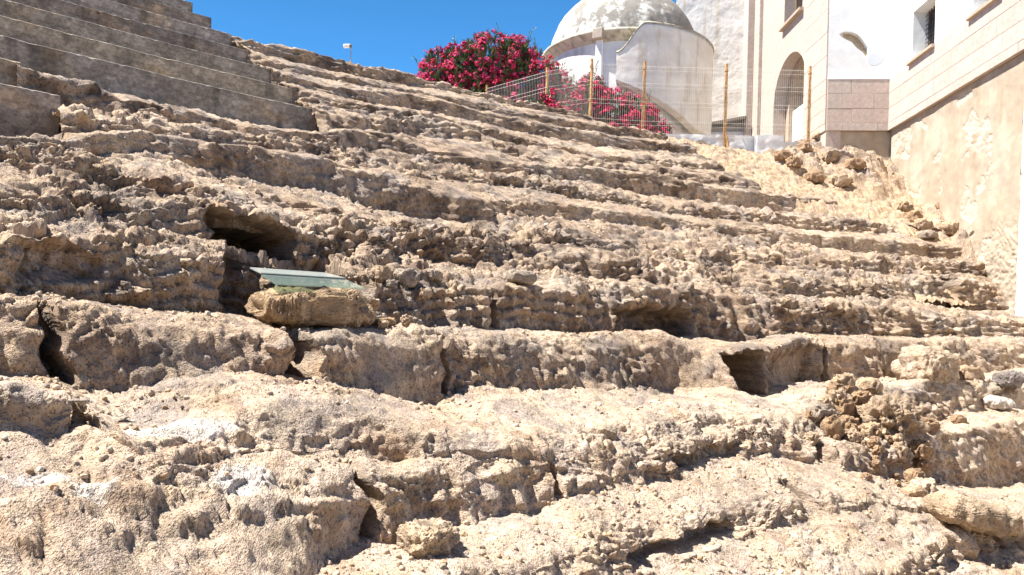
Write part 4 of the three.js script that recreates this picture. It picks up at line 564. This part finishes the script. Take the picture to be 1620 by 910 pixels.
// ---------------------------------------------------------------- low white wall and wire fence
{
  const lw = group('low_wall', 'low whitewashed wall below the wire fence', 'wall');
  const block = (x0, x1, y0, y1, z0, z1, name) => { const w = x1 - x0, g = new THREE.BoxGeometry(w, y1 - y0, z1 - z0, Math.ceil(w * 24), 24, 6), p = g.attributes.position; const u = g.attributes.uv; for (let i = 0; i < p.count; i++) { const x = p.getX(i), y = p.getY(i), z = p.getZ(i); u.setXY(i, x + z, y); p.setXYZ(i, x + 0.02 * fbm(x * 2, y * 2, z * 2 + x0, 3), y + 0.025 * fbm(x * 2.4, y * 2, z * 2, 3), z + 0.025 * fbm(x * 2, y * 2 + 7, z * 2, 3)); } g.computeVertexNormals(); const c = V((x0 + x1) / 2, (y0 + y1) / 2, (z0 + z1) / 2); g.translate(c.x, c.y, c.z); return mesh(name, g, M.white, lw); };
  block(3.6, 6.56, 4.2, 5.12, 18.9, 19.15, 'wall_body'); block(5.9, 6.56, 3.9, 5.09, 18.66, 18.9, 'wall_end'); block(6.57, 7.4, 4.2, 5.02, 19.0, 19.25, 'wall_return');
  const fence = group('wire_fence', 'rusty post and pale welded wire mesh fence along the top of the seats', 'fence');
  const posts = [[-0.9, 21.6, 5.2, 7.1], [0.765, 20.4, 5.0, 7.22], [1.80, 18.82, 4.6, 6.9], [3.115, 18.8, 4.6, 6.85], [5.14, 18.78, 4.72, 6.84], [7.2, 18.75, 4.65, 6.83]];
  posts.forEach(([x, z, y0, y1], i) => { const h = y1 - y0, g = new THREE.CylinderGeometry(0.036, 0.04, h, 14, 30); const p = g.attributes.position; for (let k = 0; k < p.count; k++) { const y = p.getY(k), n = 1 + 0.1 * noise(p.getX(k) * 20, y * 6, i * 5 + p.getZ(k) * 20); p.setX(k, p.getX(k) * n + 0.012 * noise(y, i, 1)); p.setZ(k, p.getZ(k) * n); } g.computeVertexNormals(); const c = V(x, (y0 + y1) / 2, z); g.translate(c.x, c.y, c.z); const o = mesh('post', g, M.rust, fence); for (const f of [0.08, 0.45, 0.85]) { const b = new THREE.CylinderGeometry(0.05, 0.05, 0.03, 12); b.translate(c.x, V(x, mix(y0, y1, 1 - f), z).y, c.z); mesh('clamp', b, M.rust, o); } });
  // two braces at the foot of the last but one post
  { const g = new THREE.CylinderGeometry(0.02, 0.026, 0.42, 8); g.rotateZ(0.22); const c = V(5.19, 4.92, 18.7); g.translate(c.x, c.y, c.z); mesh('brace', g, M.rust, fence); }
  const bay = (A, B) => {
    const a = V(A[0], 0, A[1] - 0.05), b = V(B[0], 0, B[1] - 0.05), L = a.distanceTo(b), parts = [], ya = A[3] - 0.1, yb = B[3] - 0.1, h = 1.75, n = Math.round(L / 0.052); const dir = b.clone().sub(a).normalize(), nz = new THREE.Vector3(-dir.z, 0, dir.x);
    const wire = (p, q, r) => { const d = q.clone().sub(p), g = new THREE.CylinderGeometry(r, r, d.length(), 4, 1, true); g.applyQuaternion(new THREE.Quaternion().setFromUnitVectors(new THREE.Vector3(0, 1, 0), d.normalize())); const m = p.clone().add(q).multiplyScalar(0.5); g.translate(m.x, m.y, m.z); parts.push(g); };
    const pt = (t, y, off = 0) => a.clone().lerp(b, t).addScaledVector(nz, off).setY(EYE + mix(ya, yb, t) - y);
    for (let i = 0; i <= n; i++) { const t = i / n; wire(pt(t, 0), pt(t, h), 0.0022); } for (const y of [0.03, 0.13, 0.45, 0.55, 0.90, 1.0, 1.38, 1.48, 1.72]) wire(pt(0, y, 0.008), pt(1, y, 0.008), 0.0028);
    mesh('wire_mesh', mergeGeometries(parts), M.wire, fence);
  };
  for (let i = 0; i + 1 < posts.length; i++) bay(posts[i], posts[i + 1]);
}
// ---------------------------------------------------------------- flowering oleanders
function oleander(x0, z0, y0, lobes, nLeaf, nBloom, label) {
  const g = group('oleander_bush', label, 'bush', 'flowering oleander bushes behind the seats'), c = V(x0, y0, z0);
  const pick = () => { const l = lobes[Math.floor(rnd() * lobes.length)]; let u, v, w, q; do { u = rnd() * 2 - 1; v = rnd() * 2 - 1; w = rnd() * 2 - 1; q = u * u + v * v + w * w; } while (q > 1 || noise((l[0] + u * l[3]) * 1.7, (l[1] + v * l[4]) * 1.7, (l[2] + w * l[3]) * 1.7 + x0) < -0.32); const k = Math.pow(q, -0.18); return { p: new THREE.Vector3(l[0] + u * k * l[3], l[1] + v * k * l[4], l[2] + w * k * l[3] * 0.8), o: new THREE.Vector3(u, v + 0.35, w).normalize(), q }; };
  // stems
  const stems = []; for (let i = 0; i < 34; i++) { const e = pick().p, b = new THREE.Vector3((rnd() - 0.5) * 0.7, 0, (rnd() - 0.5) * 0.5), m = b.clone().lerp(e, 0.5).add(new THREE.Vector3((rnd() - 0.5) * 0.3, 0.25, 0)); stems.push(new THREE.TubeGeometry(new THREE.QuadraticBezierCurve3(b, m, e), 7, 0.018, 5)); }
  const st = mergeGeometries(stems); st.translate(c.x, c.y, c.z); mesh('stem', st, M.plain(0.16, 0.12, 0.08, 0.9), g);
  // slender leaves in whorls along shoots
  const pos = [], col = [], idx = []; const leaf = (p, d, len, wd, tone) => { const s = new THREE.Vector3().crossVectors(d, new THREE.Vector3(rnd() - 0.5, rnd() - 0.5, rnd() - 0.5)).normalize(), up = new THREE.Vector3().crossVectors(s, d), b = pos.length / 3, m = p.clone().addScaledVector(d, len * 0.5).addScaledVector(up, len * 0.05), e = p.clone().addScaledVector(d, len); for (const q of [p, m.clone().addScaledVector(s, wd), m.clone().addScaledVector(s, -wd), e]) { pos.push(q.x + c.x, q.y + c.y, q.z + c.z); col.push(...tone); } idx.push(b, b + 2, b + 1, b + 1, b + 2, b + 3); };
  for (let i = 0; i < nLeaf / 9; i++) { const { p, o } = pick(); const t = rnd(), tone = t < 0.55 ? [0.055, 0.10, 0.03] : t < 0.85 ? [0.09, 0.14, 0.045] : [0.15, 0.19, 0.07]; for (let k = 0; k < 9; k++) { const d = o.clone().multiplyScalar(0.9).add(new THREE.Vector3(rnd() - 0.5, rnd() - 0.2, rnd() - 0.5).multiplyScalar(1.3)).normalize(); leaf(p.clone().addScaledVector(o, -0.1 + 0.02 * k), d, 0.11 + rnd() * 0.08, 0.011 + rnd() * 0.006, tone.map(q => q * (0.8 + 0.4 * rnd()))); } }
  for (let i = 0; i < nLeaf / 220; i++) { const { p, o } = pick(); const dir = o.clone().add(new THREE.Vector3(0, 0.5, 0)).normalize(), L = 0.2 + 0.35 * rnd(); p.addScaledVector(o, 0.05); for (let k = 0; k < 20; k++) { const d = dir.clone().multiplyScalar(0.8).add(new THREE.Vector3(rnd() - 0.5, rnd() - 0.4, rnd() - 0.5).multiplyScalar(1.4)).normalize(); leaf(p.clone().addScaledVector(dir, L * k / 20), d, 0.1 + 0.07 * rnd(), 0.012, [0.08, 0.13, 0.045]); } }
  const lg = geom(pos, idx, null, col); const lm = mesh('foliage', lg, LEAF, g); lm.userData.kind = 'stuff';
  // heads of five petalled flowers
  const P = [], C = [], I = []; const petals = (p, n, r, tone) => { const s = new THREE.Vector3(rnd() - 0.5, rnd() - 0.5, rnd() - 0.5).cross(n).normalize(), t = n.clone().cross(s); for (let k = 0; k < 5; k++) { const a = k * 1.2566, dir = s.clone().multiplyScalar(Math.cos(a)).addScaledVector(t, Math.sin(a)), sd = s.clone().multiplyScalar(-Math.sin(a)).addScaledVector(t, Math.cos(a)), b = P.length / 3; for (const q of [p.clone(), p.clone().addScaledVector(dir, r * 0.7).addScaledVector(sd, r * 0.42).addScaledVector(n, r * 0.3), p.clone().addScaledVector(dir, r).addScaledVector(n, r * 0.2), p.clone().addScaledVector(dir, r * 0.7).addScaledVector(sd, -r * 0.42).addScaledVector(n, r * 0.3)]) { P.push(q.x + c.x, q.y + c.y, q.z + c.z); C.push(...tone); } I.push(b, b + 1, b + 2, b, b + 2, b + 3); } };
  for (let i = 0; i < nBloom; i++) { const { p, o } = pick(); p.addScaledVector(o, 0.05); if (noise(p.x * 2.1, p.y * 2.1, p.z * 2.1 + 30) < -0.5) continue; const size = 0.07 + 0.11 * rnd(), n = 9 + Math.floor(rnd() * 16), base = rnd() < 0.75 ? [0.60, 0.018, 0.09] : [0.70, 0.05, 0.17]; for (let k = 0; k < n; k++) { const d = new THREE.Vector3(rnd() - 0.5, rnd() - 0.3, rnd() - 0.5).add(o.clone().multiplyScalar(0.4)).normalize(), v = 0.75 + 0.5 * rnd(); petals(p.clone().addScaledVector(d, size * (0.4 + 0.6 * rnd())), d, 0.024 + 0.014 * rnd(), base.map(q => Math.min(0.85, q * v))); } }
  const bm = mesh('blossom', geom(P, I, null, C), PETAL, g); bm.userData.kind = 'stuff';
}
const LEAF = new THREE.MeshPhysicalMaterial({ vertexColors: true, roughness: 0.55, side: THREE.DoubleSide, transmission: 0.0 }), PETAL = new THREE.MeshPhysicalMaterial({ vertexColors: true, roughness: 0.8, side: THREE.DoubleSide });
oleander(-0.75, 22.3, 4.3, [[-1.55, 3.05, 0, 0.6, 0.95], [-0.85, 3.3, 0, 0.7, 0.95], [-0.15, 3.5, 0.1, 0.75, 1.0], [0.55, 3.45, 0.1, 0.7, 0.9], [1.2, 3.05, 0, 0.75, 1.0], [1.75, 2.6, 0, 0.62, 0.9], [-1.4, 2.3, 0, 0.6, 0.9], [-0.6, 2.4, 0.1, 0.8, 0.9], [0.4, 2.2, 0.2, 0.9, 1.0], [1.6, 1.8, 0.1, 0.8, 0.9], [1.9, 1.2, 0.3, 0.9, 0.8]], 42000, 3200, 'large oleander covered in crimson flowers beside the white dome');
oleander(2.55, 20.4, 4.3, [[-0.95, 1.3, 0, 0.6, 0.85], [-0.6, 2.05, 0, 0.36, 0.6], [0.0, 1.35, 0, 0.65, 0.95], [0.65, 1.3, 0, 0.55, 0.85], [1.15, 0.8, 0, 0.5, 0.7], [-1.6, 1.3, 0.3, 0.6, 0.8]], 18000, 1700, 'smaller pink flowering oleander growing behind the wire fence');
// ---------------------------------------------------------------- floodlight behind the crest
{
  const f = group('floodlight', 'white cylindrical floodlight on a thin pole above the crest', 'floodlight'), X = -5.55, Z = 25, p = V(X, 0, Z);
  const pole = new THREE.CylinderGeometry(0.02, 0.025, 5.2, 10); pole.translate(p.x, p.y + 6.75, p.z); mesh('pole', pole, M.plain(0.45, 0.45, 0.45, 0.5, 0.5), f);
  const head = new THREE.LatheGeometry([[0.001, -0.15], [0.055, -0.145], [0.064, -0.11], [0.066, 0.08], [0.06, 0.11], [0.001, 0.11]].map(q => new THREE.Vector2(...q)), 20); head.rotateZ(Math.PI / 2 + 0.05); head.translate(p.x - 0.14, p.y + 9.38, p.z); mesh('lamp_head', head, M.pale, f);
  const cap = new THREE.CylinderGeometry(0.068, 0.068, 0.06, 20); cap.rotateZ(Math.PI / 2 + 0.05); cap.translate(p.x - 0.02, p.y + 9.385, p.z); mesh('end_cap', cap, M.plain(0.12, 0.12, 0.12), f);
}
renderer.render(scene, camera);
